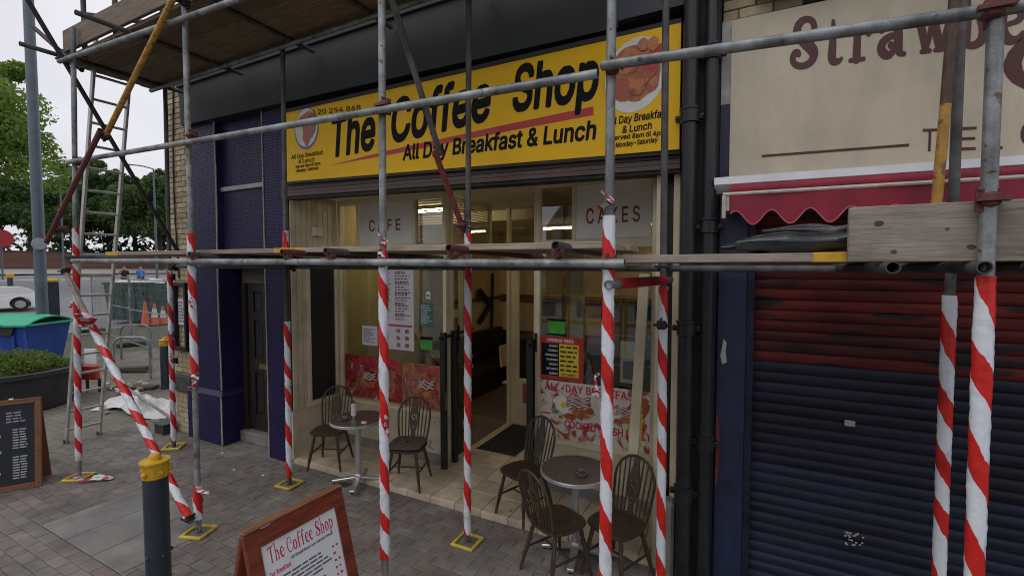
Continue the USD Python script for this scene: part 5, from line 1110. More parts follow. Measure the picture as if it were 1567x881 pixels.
t = notice('food_poster', 'food poster headed LUNCH low in the left window', -3.91, -3.26, .70, 1.25, PH['burger'], cat_='poster')
t.part('lettering', text_on('LUNCH', (-3.70, YP - .001, 1.14), (-3.36, YP - .001, 1.14), .075, (0, -1, 0)), M['print_red']); food(t, -3.58, .93, .40, YP, 9, False)
# right window
t = notice('opening_times_board', 'red bordered opening times board with black and yellow columns', -2.00, -1.50, 1.26, 1.72, 'sign_red', y=YP - .004, cat_='sign')
y = YP - .0045
t.part('heading', text_on('OPENING TIMES', (-1.90, y, 1.665), (-1.6, y, 1.665), .03, (0, -1, 0)), M['paper']); t.part('black_column', box(-1.965, -1.765, y - .002, y, 1.30, 1.645), M['ink']); t.part('yellow_column', box(-1.764, -1.545, y - .002, y, 1.30, 1.645), M['board_yellow'])
dz = .345 / 7
for k, d in enumerate(('MONDAY', 'TUESDAY', 'WEDNESDAY', 'THURSDAY', 'FRIDAY', 'SATURDAY', 'SUNDAY')):
    w = .0165 * len(d); z = 1.645 - (k + .72) * dz; t.part('day_name', text_on(d, (-1.777 - w, y - .002, z), (-1.777, y - .002, z), .020, (0, -1, 0), depth=.001), M['paper'])
t.part('hours', cat(lines(-1.75, -1.56, 1.35, 1.645, 6, 9, y - .0016, fill=.9, words=(.5, .9), h=.34)), M['ink'], stuff=True); t.part('hours', text_on('CLOSED', (-1.73, y - .002, 1.312), (-1.58, y - .002, 1.312), .02, (0, -1, 0), depth=.001), M['ink'])
t = notice('notice_card', 'small bright green notice above the opening times board', -1.89, -1.70, 1.75, 1.90, 'green_sign'); t.part('dark_strip', cat(box(-1.90, -1.69, YP - .003, YP - .0005, 1.885, 1.91), box(-1.90, -1.69, YP - .003, YP - .0005, 1.735, 1.752)), M['ink'])
t = notice('food_poster', 'wide poster headed ALL-DAY BREAKFAST low in the right window', -1.99, -.76, .62, 1.245, PH['fryup'], cat_='poster')
t.part('lettering', text_on('ALL-DAY BREAKFAST', (-1.93, YP - .001, 1.14), (-.92, YP - .001, 1.14), .075, (0, -1, 0)), M['print_red'])
t.part('lettering', text_on('COOKED FRESH DAILY', (-1.70, YP - .001, .76), (-.80, YP - .001, .76), .075, (0, -1, 0)), M['print_red'])

t.part('picture_drink', hullpts([(x, y_, z) for x, z in ((-1.02, .70), (-.9, .70), (-1.04, 1.02), (-.88, 1.02)) for y_ in (YP - .004, YP - .0005)]), M['board_yellow'])
food(t, -1.60, .98, .40, YP, 3); food(t, -1.10, .97, .27, YP, 5)
t = notice('leaflet_card', 'grey blue leaflet leaning inside the right window', -1.12, -.92, 1.30, 1.72, 'paper_grey', y=YP + .03); t.part('small_print', box(-1.09, -.95, YP + .028, YP + .0295, 1.34, 1.52), M['plate_blue'])

# inside the café
lt_specs = ((-4.45, 5.5, 'lit strip light on the ceiling behind the left window'), (-1.5, 7.4, 'lit strip light on the ceiling behind the right window'))
for x, y, lb in lt_specs:
    t = Thing('strip_light', lb, 'ceiling light', (x, y, 3.2)); z = 3.35 if y < 6.4 else 3.19
    t.part('housing', box(x - .6, x + .6, y - .05, y + .05, z - .03, z, .005), M['white_plastic']); t.part('lit_tube', rod((x - .57, y, z - .055), (x + .57, y, z - .055), .02, 10), M['light_on'])
bn = Thing('booth_seat', 'dark wooden booth seat along the inner wall of the café', 'bench', (-4.75, 7.6, .05))
bn.part('seat', box(-5.16, -4.40, 6.6, 9.3, .05, .48, .01), M['wood_dark']); bn.part('back', box(-5.16, -5.02, 6.6, 9.3, .481, 1.10, .01), M['wood_dark']); bn.part('end_panel', box(-5.16, -4.36, 6.52, 6.598, .05, 1.12, .01), M['wood_dark'])
bn2 = Thing('counter', 'dark wooden serving counter deep inside the café', 'counter', (-2.4, 8.4, .05))
bn2.part('front', box(-4.1, -.9, 8.0, 8.6, .05, 1.05, .01), M['wood_dark']); bn2.part('worktop', box(-4.13, -.87, 7.96, 8.64, 1.051, 1.09, .006), M['dado'])
wb_ = Thing('wall_bracket', 'black folding metal bracket on the wall inside the doorway', 'bracket', (-4.9, 8.0, 1.8))
def pt(u, v, x=-5.1):
    d = FWD + RIGHT * (u - 783.5) / FPX + UP * (440.5 - v) / FPX; return EYE + d * (x / d[0])
wb_.part('upright', bar(pt(754, 418), pt(752, 512), .05), M['black_metal']); wb_.part('arm', bar(pt(734, 444), pt(750, 466), .08), M['black_metal']); wb_.part('arm', bar(pt(750, 466), pt(733, 494), .08), M['black_metal']); wb_.part('hook', bar(pt(733, 444), pt(731, 456), .06), M['black_metal'])
cr = Thing('cafe_chair', 'beige chair just inside the doorway', 'chair', (-3.55, 6.7, .05))
cr.part('back', hullpts([(-3.75 + a, 6.85 + b, z) for a, b, z in ((0, 0, .75), (.03, 0, .75), (0, .36, .75), (.03, .36, .75), (-.05, .05, 1.1), (-.02, .05, 1.1), (-.05, .31, 1.1), (-.02, .31, 1.1))]), M['beige_plastic']); cr.part('seat', box(-3.72, -3.34, 6.85, 7.22, .46, .50, .012), M['beige_plastic'])
for x in (-3.70, -3.36):
    for y in (6.87, 7.20): cr.part('leg', rod((x, y, .46), (x + (.03 if x > -3.5 else -.03), y, .05), .012, 8), M['chrome'])
for k, (x, lab) in enumerate(((-1.75, 'dark tall drinks cabinet inside the right window'), (-1.05, 'grey tall shelf unit at the right inside the café'))):
    t = Thing('cabinet', lab, 'cabinet', (x, 7.2, .05)); t.part('carcass', box(x - .28, x + .28, 7.0, 7.5, .05, 2.0, .01), M['wood_dark' if k == 0 else 'skip'])
    for z in (.5, .95, 1.4): t.part('shelf', box(x - .25, x + .25, 6.97, 6.998, z, z + .03), M['grey_trim'])

# ================================================================ A-BOARDS AND BOLLARDS
ab = Thing('pavement_sign', 'mahogany framed pavement sign with a white menu headed The Coffee Shop', 'pavement sign', (-2.4, 1.86, 0))
tl = np.array([-2.392, 1.478, 1.0]); tr = np.array([-2.368, 2.133, 1.0]); dn = np.array([.26, 0, -1.0])   # top corners and the slope of the front face
Xa = (tr - tl) / np.linalg.norm(tr - tl); Ya = -dn / np.linalg.norm(dn); Ha = 1.03; Wa = .655; Na = np.cross(Xa, Ya); Na /= np.linalg.norm(Na)
def fb(x0, x1, y0, y1, z0, z1, c=.004): return put(box(x0, x1, y0, y1, z0, z1, c), tl + (-Ya * Ha), Xa, Ya)
fr = ab.part('front_frame', cat(fb(0, .07, 0, Ha, -.03, .0), fb(Wa - .07, Wa, 0, Ha, -.03, .0), fb(.0705, Wa - .0705, Ha - .085, Ha, -.03, .0), fb(.0705, Wa - .0705, 0, .2, -.03, 0)), M['mahogany'])
ab.part('bead', cat(fb(.068, .08, .2, Ha - .085, -.006, .004, .002), fb(Wa - .08, Wa - .068, .2, Ha - .085, -.006, .004, .002), fb(.08, Wa - .08, Ha - .097, Ha - .083, -.006, .004, .002)), M['mahogany'], parent=fr)
ab.part('menu_sheet', fb(.07, Wa - .07, .2, Ha - .085, -.02, -.008, 0), M['paper'])
def abt(t_, x0, x1, y, h, m, shape=None, **k):
    P, Q = tl - Ya * Ha + Xa * x0 + Ya * y - Na * .008, tl - Ya * Ha + Xa * x1 + Ya * y - Na * .008
    ab.part('lettering', text_on(t_, P, Q, h, Na, shape=shape, up=Ya, depth=.0012, **k), M[m])
abt('', .115, .545, .822, .088, 'print_red', shape=fancy('The Coffee Shop', .12).buffer(-.008))
abt('All Breakfasts are served fresh', .24, .53, .785, .016, 'print_grey', bold=True); abt('Our Breakfast', .105, .235, .752, .024, 'print_red')
def abl(x0, x1, y0, y1, n, seed, m, **k):
    v, f = vf(lines(x0, x1, y0, y1, n, seed, 0, **k)); ab.part('small_print', put((np.stack([v[:, 0], v[:, 2], -v[:, 1]], 1), f), tl - Ya * Ha - Na * .008, Xa, Ya), M[m], stuff=True)
abl(.105, .50, .62, .735, 5, 3, 'print_grey', fill=.8, h=.42); abl(.105, .44, .44, .60, 5, 4, 'print_grey', h=.42); abl(.105, .40, .26, .42, 5, 5, 'print_grey', h=.42); abl(.51, .555, .40, .74, 8, 6, 'print_red', fill=.9, words=(.6, 1.0), h=.3)
bl_, br_ = tl + [-.035, 0, -.005], tr + [-.035, 0, -.005]
Yb = np.array([.26, 0, 1.0]); Yb /= np.linalg.norm(Yb)
ab.part('back_frame', put(box(0, Wa, -Ha, 0, -.0, .03, .004), bl_, Xa, Yb), M['mahogany'])
for y_ in (1.6, 2.02): ab.part('hinge', box(-2.423, -2.373, y_ - .03, y_ + .03, 1.0, 1.006, .002), M['alu'])
ab.part('top_cap', bar(tl + [-.02, -.0, .008], tr + [-.02, 0, .008], .05, .014, c=.004), M['oak'])
# chalkboard
cb = Thing('chalkboard', 'brown framed chalkboard with chalked menu beside the black planter', 'chalkboard', (-7.1, 1.95, 0))
d2 = np.array([.527, .85, 0]); n2 = np.array([.85, -.527, 0]); Rb = np.array([-7.02, 2.07, .0]); Wc, Hc = .70, .99
Xc, Yc = d2, np.array([-.10 * n2[0], -.10 * n2[1], 1.0]); Yc /= np.linalg.norm(Yc); oc = Rb - d2 * Wc
def cbx(x0, x1, y0, y1, z0, z1, c=.004): return put(box(x0, x1, y0, y1, z0, z1, c), oc, Xc, Yc)
cb.part('frame', cat(cbx(0, .055, 0, Hc, -.03, 0), cbx(Wc - .055, Wc, 0, Hc, -.03, 0), cbx(.0555, Wc - .0555, 0, .06, -.03, 0), cbx(.0555, Wc - .0555, Hc - .05, Hc, -.03, 0)), M['oak'])
cb.part('board', cbx(.05, Wc - .05, .05, Hc - .04, -.02, -.010, 0), M['chalk'])
cb.part('back_leg', put(box(0, Wc, -.0, Hc, -.012, 0.0, .003), oc - n2 * .33 + [0, 0, 0], Xc, np.array([.24 * n2[0], .24 * n2[1], 1.0])), M['oak'])
cb.part('clip', cbx(.44, .48, Hc, Hc + .02, -.02, 0), M['alu'])
def cbl(x0, x1, y0, y1, n, seed, m, **k):
    v, f = vf(lines(x0, x1, y0, y1, n, seed, 0, **k)); cb.part('chalk_writing', put((np.stack([v[:, 0], v[:, 2], -v[:, 1]], 1), f), oc - n2 * .0095, Xc, Yc), M[m], stuff=True)
cbl(.12, .36, .79, .86, 2, 1, 'chalk_yellow'); cbl(.42, .60, .74, .87, 4, 2, 'chalk_pink', words=(.5, .9)); cbl(.12, .38, .70, .74, 1, 7, 'chalk_pink')
cbl(.47, .59, .45, .68, 8, 3, 'chalk_white', fill=.9, words=(.8, 1.2)); cbl(.47, .59, .12, .38, 9, 4, 'chalk_white', fill=.9, words=(.8, 1.2)); cbl(.12, .40, .12, .64, 9, 5, 'chalk_white')
# bollards
def bollard(x, y, label, r=.094, h=1.0):
    t = Thing('bollard', label, 'bollard', (x, y, 0), 'yellow topped bollards')
    t.part('post', lathe([(r * 1.12, 0), (r * 1.12, .04), (r, .06), (r, h - .13)], 28, (x, y, 0)), M['bollard'], smooth=40)
    t.part('yellow_collar', lathe([(r * 1.0, h - .129), (r * 1.05, h - .125), (r * 1.05, h - .02), (r * 1.22, h - .014), (r * 1.22, h), (r * .5, h + .006), (0, h + .006)], 28, (x, y, 0)), M['bollard_yellow'], smooth=40)
    t.part('cap_knob', lathe([(r * .48, h + .003), (r * .5, h + .03), (r * .4, h + .045), (0, h + .05)], 20, (x, y, 0)), M['bollard_yellow'], smooth=40)
    for k in range(5):
        q = -1.3 + k * 1.257; c_, s_ = math.cos(q), math.sin(q)
        t.part('stud', blob(.022, k, amp=.05, sub=1, at=(x + c_ * r * 1.09, y + s_ * r * 1.06, h - .085)), M['bollard_yellow'], smooth=True)
        t.part('stud', blob(.015, k, amp=.05, sub=1, at=(x + c_ * r * 1.02, y + s_ * r * 1.02, .28)), M['bollard'], smooth=True)
    return t
bollard(-3.965, 1.793, 'dark blue bollard with a yellow studded collar, standing on the concrete slabs', r=.080)
bollard(-10.5, 5.0, 'dark bollard with a yellow top between the cycle stands and the brick pier')

# ================================================================ LEFT STREET SIDE
def gp_(u, z, h=0.0):
    """Ground point at depth z along the view."""
    p = EYE + FWD * z + RIGHT * (u - 783.5) / FPX * z; return np.array([p[0], p[1], h])
# lamp column
def street_lamp(p, r0, r1, H, label, arm=None, group=None):
    t = Thing('street_lamp', label, 'street lamp', p)
    t.part('column', sweep([p, p + [0, 0, 1.2], p + [0, 0, 1.25], p + [0, 0, H]], [r0 * 1.25, r0 * 1.25, r0, r1], 18), M['column'], smooth=40)
    top = p + np.array([0, 0, H])
    d = arm if arm is not None else np.array([-1.0, 0, 0])
    q = np.linspace(0, 1, 8)[:, None]; L = 1.5 if arm is None else np.linalg.norm(d); d = d / np.linalg.norm(d)
    t.part('arm', sweep(top + d * q * L + np.array([0, 0, 1.0]) * (q * .45 * (2 - q)) * L * .4, r1 * .8, 10), M['column'], smooth=40)
    e = top + d * L + np.array([0, 0, .45 * L * .4]); 
    t.part('lantern', hullpts(np.vstack([vf(blob(.16, 2, (1, 1, .5), 1, .02, e + d * k))[0] for k in (0, .5)])), M['column'], smooth=60)
    return t
lp = gp_(63, 11.6); 
tlmp = street_lamp(lp, .118, .100, 10.2, 'thick grey lamp column behind the green lidded bin, with a round sign')
sp_ = lp + np.array([0, 0, 3.05]); nn = (EYE - sp_); nn[2] = 0; nn /= np.linalg.norm(nn); sd = np.cross([0, 0, 1], nn)
t = Thing('round_sign', 'round grey sign fixed to the thick lamp column', 'traffic sign', sp_); disc = lathe([(0, 0), (.135, 0), (.145, .006), (.135, .012), (0, .012)], 28)
t.part('disc', put(disc, sp_ + nn * .17, sd, (0, 0, 1)), M['sign_grey']); t.part('clip', bar(sp_ + nn * .08, sp_ + nn * .169, .05), M['galv'])
street_lamp(gp_(241, 42), .10, .07, 11.4, 'slim far street lamp with its arm reaching left over the trees', arm=-RIGHT * 2.2)
street_lamp(gp_(99, 48), .10, .06, 12.0, 'slim pale street lamp beyond the road behind the ladder', arm=RIGHT * .2 + FWD * 1.5)
# wheelie bin
bp = gp_(24, 10.4); bx, by = RIGHT * np.array([1, 1, 0]), np.array([-RIGHT[1], RIGHT[0], 0])
wbn = Thing('wheelie_bin', 'large blue wheelie bin with a green lid behind the planter', 'wheelie bin', bp)
def bpnt(a, b, z): return bp + bx * a + by * b + np.array([0, 0, z])
wbn.part('body', hullpts([bpnt(a * s, b * s2, z) for z, s, s2 in ((.2, .82, .8), (1.05, 1.0, 1.0), (1.16, 1.02, 1.02)) for a in (-.68, .68) for b in (-.42, .52)]), M['bin_blue'])
wbn.part('rim', hullpts([bpnt(a, b, z) for z in (1.161, 1.20) for a in (-.72, .72) for b in (-.46, .56)]), M['bin_blue'])
for a in (-.62, -.35, .35, .62): wbn.part('rib', hullpts([bpnt(a + e, -.43 - c_, z) for e in (-.03, .03) for c_, z in ((.0, 1.12), (.0, .4), (-.06, .4), (-.02, 1.12))]), M['bin_blue'])
lid = []
for i, a in enumerate(np.linspace(-.74, .74, 13)): lid.append([bpnt(a, b, 1.205 + .20 * math.sin(math.pi * (b + .5) / 1.1) ** .8 * (1 - .25 * abs(a)) + (.015 if i % 3 == 1 else 0)) for b in np.linspace(-.5, .6, 9)])
lid = np.array(lid); Fl = [(i * 9 + j, (i + 1) * 9 + j, (i + 1) * 9 + j + 1, i * 9 + j + 1) for i in range(12) for j in range(8)]
low_ = lid.reshape(-1, 3) - [0, 0, .03]; FF = np.vstack([vf((lid.reshape(-1, 3), np.array(Fl)))[1], vf((low_, np.array(Fl)))[1][:, ::-1] + 117])
edge = []
loop = [i * 9 for i in range(13)] + [12 * 9 + j for j in range(1, 9)] + [i * 9 + 8 for i in range(11, -1, -1)] + [j for j in range(7, 0, -1)]
for a, b in zip(loop, loop[1:] + loop[:1]): edge += [(a, a + 117, b + 117), (a, b + 117, b)]
wbn.part('lid', (np.vstack([lid.reshape(-1, 3), low_]), np.vstack([FF, edge])), M['bin_green'], smooth=40)
wbn.part('lid_edge', cat(bar(bpnt(-.74, -.51, 1.19), bpnt(.74, -.51, 1.19), .03, .05, c=.006), bar(bpnt(.745, -.5, 1.2), bpnt(.745, .6, 1.2), .03, .05, c=.006)), M['bin_green'])
wbn.part('lid_handle', bar(bpnt(-.2, -.54, 1.21), bpnt(.2, -.54, 1.21), .04, .03), M['bin_green'])
wbn.part('lock_plate', hullpts([bpnt(a, -.475, z) for a, z in ((.0, 1.16), (.42, 1.16), (.06, .98), (.36, .98))] + [bpnt(a, -.44, z) for a, z in ((.0, 1.16), (.42, 1.16), (.06, .98), (.36, .98))]), M['black_plastic'])
for a in (-.55, .55):
    for b in (-.3, .38): wbn.part('wheel', rod(bpnt(a - .03, b, .1), bpnt(a + .03, b, .1), .1, 16), M['tyre'], smooth=40)
# planter with box hedge
pp = gp_(12, 8.0)
pt_ = Thing('planter', 'large round black planter at the left edge', 'planter', pp)
pt_.part('tub', lathe([(.74, 0), (.78, .03), (.88, .58), (.92, .60), (.92, .68), (.88, .69), (.85, .62), (.84, .6), (0, .6)], 48, pp), M['planter'], smooth=35)
pt_.part('soil', lathe([(.0, .601), (.82, .601), (.6, .64), (0, .66)], 24, pp), M['soil'])
def leaves(centers, size, r, seed, flat=.3):
    n = len(centers); g = np.random.default_rng(seed); d = g.normal(size=(n, 3)); d[:, 2] = np.abs(d[:, 2]) * .8 + flat; d /= np.linalg.norm(d, axis=1, keepdims=True)
    t_ = np.cross(d, g.normal(size=(n, 3))); t_ /= np.linalg.norm(t_, axis=1, keepdims=True); b_ = np.cross(d, t_); s = size * g.uniform(.6, 1.3, (n, 1))
    q = [centers - t_ * s, centers + b_ * s * .5 + d * s * .12, centers + t_ * s, centers - b_ * s * .5 + d * s * .12]
    V = np.stack(q, 1).reshape(-1, 3); k = np.arange(n)[:, None] * 4
    return V, np.vstack([k + [0, 1, 2], k + [0, 2, 3]])
M['leaf_box'] = leafmat('box_leaf', (0.14, 0.20, 0.04), (0.42, 0.52, 0.16)); M['leaf_a'] = leafmat('tree_leaf_pale', (0.18, 0.27, 0.05), (0.44, 0.56, 0.16)); M['leaf_b'] = leafmat('tree_leaf_mid', (0.07, 0.12, 0.035), (0.21, 0.29, 0.09)); M['leaf_c'] = leafmat('tree_leaf_dark', (0.042, 0.075, 0.026), (0.14, 0.20, 0.07))
hd = Thing('box_hedge', 'clipped green box plants filling the black planter', 'plant', pp + [0, 0, .62])
g = np.random.default_rng(3); cs = []
for k in range(70):
    a_, r_ = g.uniform(0, 6.283), .66 * math.sqrt(g.random()); c0 = pp + [r_ * math.cos(a_), r_ * math.sin(a_), .62]; hh = .40 * (1 - .75 * (r_ / .7) ** 2) + .03
    w = g.normal(size=(110, 3)); w /= np.linalg.norm(w, axis=1, keepdims=True); w[:, 2] = np.abs(w[:, 2])
    cs.append(c0 + w * [.13, .13, hh] * g.uniform(.55, 1.05, (110, 1)))
hd.part('foliage', leaves(np.vstack(cs), .028, 0, 4), M['leaf_box'], stuff=True)
hd.part('stem', cat(*[rod(pp + [.3 * math.cos(k), .3 * math.sin(k), .6], pp + [.45 * math.cos(k), .45 * math.sin(k), .85], .012, 5) for k in range(6)]), M['bark'])
# cycle stands
def stand(p, d, label, w=.80, h=.93):
    t = Thing('cycle_stand', label, 'cycle stand', p, 'hooped cycle stands'); d = np.array(d, float); d /= np.linalg.norm(d); r = .2
    P = [p - d * w / 2, p - d * w / 2 + [0, 0, h - r]] + [p - d * (w / 2 - r + r * math.cos(q)) + [0, 0, h - r + r * math.sin(q)] for q in np.linspace(.15, math.pi / 2, 6)] + [p + d * (w / 2 - r + r * math.cos(q)) + [0, 0, h - r + r * math.sin(q)] for q in np.linspace(math.pi / 2, .15, 6)] + [p + d * w / 2 + [0, 0, h - r], p + d * w / 2]
    t.part('hoop', sweep(P, .026, 12), M['galv'], smooth=40)
    for s in (-1, 1): t.part('foot_flange', lathe([(.07, .0), (.07, .012), (.028, .016)], 16, p + d * s * w / 2), M['galv'])
stand(gp_(198, 10.0), RIGHT, 'nearer galvanised cycle hoop beside the rubble'); stand(gp_(205, 12.2), RIGHT, 'farther galvanised cycle hoop in front of the mesh fence')
# mesh fence
def fence(p, q, H, label):
    t = Thing('fence_panel', label, 'fence', (p + q) / 2, 'temporary mesh fence panels'); d = q - p
    for s in (0, 1): t.part('post', rod(p + d * s, p + d * s + [0, 0, H], .021, 10), M['galv'])
    for z in (.12, H * .55, H): t.part('rail', rod(p + [0, 0, z], q + [0, 0, z], .017, 8), M['galv'])
    n = int(np.linalg.norm(d) / .075); ws = [sweep([p + d * k / n + [0, 0, .12], p + d * k / n + [0, 0, H]], .0025, 3, cap=False) for k in range(1, n)] + [sweep([p + [0, 0, z], q + [0, 0, z]], .0025, 3, cap=False) for z in np.arange(.3, H, .22)]
    t.part('wire_mesh', cat(*ws), M['galv'], stuff=True)
    for s in (0, 1): t.part('foot_block', rot(box(-.35, .35, -.11, .11, .0, .12, .02), math.atan2(d[1], d[0]) + 1.57) if False else move(rot(box(-.35, .35, -.11, .11, .0, .12, .02), math.atan2(d[1], d[0]) + 1.57), p + d * s), M['black_plastic'])
f0, f1, f2 = gp_(140, 17.5), gp_(197, 14.3), gp_(275, 11.9)
fence(f0, f1, 2.15, 'mesh fence panel farther back, behind the ladder'); fence(f1 + [0.05, 0, 0], f2, 2.1, 'mesh fence panel running to the brick pier, before the green skip')
# green skip
kp = gp_(222, 21.5); ka, kb_ = RIGHT, np.array([-RIGHT[1], RIGHT[0], 0])
sk_ = Thing('skip', 'dark green skip behind the mesh fence', 'skip', kp)
K = lambda a, b, z: kp + ka * a + kb_ * b + np.array([0, 0, z])
outer = manifold3d.Manifold.hull_points(np.array([K(a, b, z) for a, z in ((-.95, .1), (.95, .1), (-1.15, 1.75), (1.15, 1.75)) for b in (-.9, .9)], np.float32)); inner = manifold3d.Manifold.hull_points(np.array([K(a, b, z) for a, z in ((-.9, .2), (.9, .2), (-1.11, 1.9), (1.11, 1.9)) for b in (-.85, .85)], np.float32))
sk_.part('body', outer - inner, M['skip']); 
for a in (-.7, -.25, .25, .7): sk_.part('rib', bar(K(a, -.93, .15), K(a * 1.15, -.93, 1.72), .09, .06), M['skip'])
sk_.part('rim', cat(bar(K(-1.17, -.92, 1.76), K(1.17, -.92, 1.76), .08, .08), bar(K(-1.17, .92, 1.76), K(1.17, .92, 1.76), .08, .08)), M['skip'])
sk_.part('lifting_lug', cat(*[rod(K(a, -.92, 1.3), K(a, -1.02, 1.3), .05, 8) for a in (-.6, .6)]), M['skip'])
for k, (a, b, lb) in enumerate(((-.75, -.4, 'white rubble sack at the left of the skip load'), (-.15, -.2, 'white rubble sack in the middle of the skip load'), (.5, 0, 'pale sheet heaped at the right of the skip load'))):
    single('rubble_sack', blob(.36, 20 + k, (1.1, .9, .5), 3, .35, K(a, b, 1.75)), M['sack'], lb, 'sack', smooth=True)
# cones
def cone(p, label, white=False, h=.95):
    t = Thing('traffic_cone', label, 'traffic cone', p, 'traffic cones before the skip'); a = 'cone_white' if white else 'cone'
    t.part('body', lathe([(.17, .04), (.155, .10), (.035, h - .02), (.03, h), (0, h)], 20, p), M['cone'], smooth=35)
    t.part('sleeve', lathe([(lerp(.156, .036, .3) + .003, .1 + (h - .12) * .3), (lerp(.156, .036, .75 if white else .36) + .003, .1 + (h - .12) * (.75 if white else .36))], 20, p), M[a], smooth=35); t.part('base', box(p[0] - .21, p[0] + .21, p[1] - .21, p[1] + .21, .0, .045, .01), M['black_plastic'])
cone(gp_(221, 19.3), 'plain orange traffic cone, leftmost before the green skip', h=1.05); cone(gp_(235, 19.5), 'orange cone with a wide white sleeve in the middle of the three', True); cone(gp_(248, 19.8), 'orange cone with a wide white sleeve nearest the brick pier', True, .8)
# rubble and sheeting
rb = Thing('rubble_sheet', 'crumpled white sheeting on the paving behind the ladder', 'sheeting', gp_(212, 7.9))
c0 = gp_(214, 7.9); g = np.random.default_rng(9)
X, Y = np.meshgrid(np.linspace(-.8, .8, 44), np.linspace(-.35, .35, 24), indexing='ij'); hz = .03 + .34 * np.maximum(0, meshkit.fbm(np.stack([X * 3, Y * 5, X * 0], -1), 4, 5) - .25) * (1 - (X / .85) ** 2) * (1 - (Y / .4) ** 2) * 2
XX = X + .09 * (meshkit.noise(np.stack([X * 6, Y * 6, X * 0 + 3], -1), 4) - .5); YY = Y * (1 + .35 * np.sin(X * 4)) - .25 * X
V = np.stack([c0[0] + XX * RIGHT[0] - YY * RIGHT[1], c0[1] + XX * RIGHT[1] + YY * RIGHT[0], hz - .025], -1).reshape(-1, 3); F = [(i * 24 + j, (i + 1) * 24 + j, (i + 1) * 24 + j + 1, i * 24 + j + 1) for i in range(43) for j in range(23)]
rb.part('sheet', (V, np.array(F)), M['sack'], smooth=True)
for k in range(34):
    q = gp_(g.uniform(150, 225), g.uniform(7.6, 9.6)); single('stone', blob(g.uniform(.03, .085), 40 + k, (1, 1, .7), 1, .45, q + [0, 0, .03]), M['rubble' if k % 3 else 'sack'], 'loose lump of pale rubble scattered behind the ladder', 'rubble', 'lumps of rubble scattered behind the ladder')
def pieces(name, mesh, m, label, c_): single(name, mesh, M[m], label, c_)
tlp = gp_(197, 10.7); pieces('timber_offcut', bar(tlp - RIGHT * .42 + [0, 0, .06], tlp + RIGHT * .42 + [0, 0, .10], .2, .1, c=.01), 'timber', 'short dark timber lying beyond the cycle stands', 'timber')
tlp = gp_(203, 9.2); pieces('timber_offcut', bar(tlp - RIGHT * .4 + [0, 0, .04], tlp + RIGHT * .4 + [0, 0, .04], .22, .06, c=.01), 'timber', 'flat dark slab lying under the nearer cycle hoop', 'timber')
a_, b_ = gp_(165, 8.6), gp_(256, 6.9); single('loose_tube', pipe(a_ + [0, 0, .38], b_ + [0, 0, .16], .022), M['galv'], 'loose galvanised tube lying across the crumpled white sheeting', 'tube', smooth=40)
q = gp_(246, 6.75); ct = Thing('crate', 'small dark crate at the foot of the rear left pole', 'crate', q); ct.part('body', box(q[0] - .12, q[0] + .12, q[1] - .09, q[1] + .09, .0, .13, .008), M['planter']); ct.part('rim', box(q[0] - .13, q[0] + .13, q[1] - .10, q[1] + .10, .131, .15, .006), M['skip'])
q = gp_(137, 9.0); bt = Thing('barrier_board', 'small red and white barrier board standing behind the ladder', 'barrier', q)
bt.part('red_base', put(box(-.16, .16, 0, .28, 0, .1, .02), q + [0, 0, .26], RIGHT, (0, 0, 1)), M['barrier_red']); bt.part('white_panel', put(box(-.12, .12, .29, .60, .02, .05, .006), q + [0, 0, .26], RIGHT, (0, 0, 1)), M['paper'])
for s in (-.12, .12): bt.part('leg', bar(q + RIGHT * s, q + RIGHT * s + [0, 0, .26], .04), M['planter'])
# pillar and far bollards
q = gp_(77, 15.5); up_ = Thing('utility_pillar', 'dark grey square pillar with a tan cap beside the lamp column', 'pillar', q)
up_.part('body', box(q[0] - .17, q[0] + .17, q[1] - .17, q[1] + .17, 0, 1.98, .01), M['bollard']); up_.part('cap', hullpts([q + [a, b, z] for a, b, z in [(s * w, s2 * w, z) for s in (-1, 1) for s2 in (-1, 1) for w, z in ((.19, 1.99), (.19, 2.05), (.1, 2.1))]]), M['bollard_yellow'])
q = gp_(16, 28.0); q[2] = float(ground_h(q[0])); t = Thing('road_bollard', 'short yellow topped post beyond the white car', 'bollard', q); t.part('post', rod(q, q + [0, 0, 1.0], .13, 14), M['bollard']); t.part('cap', lathe([(.17, 1.0), (.18, 1.2), (.1, 1.28), (0, 1.29)], 14, q), M['bollard_yellow'])
# wall across the road, embankment
wx = -66.0
wlh = Thing('boundary_wall', 'dark brick wall along the far side of the road', 'wall', (wx, 20, ground_h(np.array(wx))))
wlh.part('wall', box(wx - .3, wx, -40, 120, 1.8, 4.1), M['far_brick']); wlh.part('coping', box(wx - .36, wx + .06, -40, 120, 4.101, 4.22), M['dark_stone'])
t = Thing('red_sign', 'blurred red round sign at the far left above the brick wall', 'sign', gp_(5, 36)); q = gp_(5, 36); z0 = 2.45 + (405 - 360) / FPX * 36
t.part('disc', put(lathe([(0, 0), (.66, 0), (.7, .02), (.66, .04), (0, .04)], 24), np.array([q[0], q[1], z0]) + nn * .1, sd, (0, 0, 1)), M['red_blue'], smooth=30); t.part('post', rod([q[0], q[1], float(ground_h(q[0]))], [q[0], q[1], z0], .06, 8), M['column'])
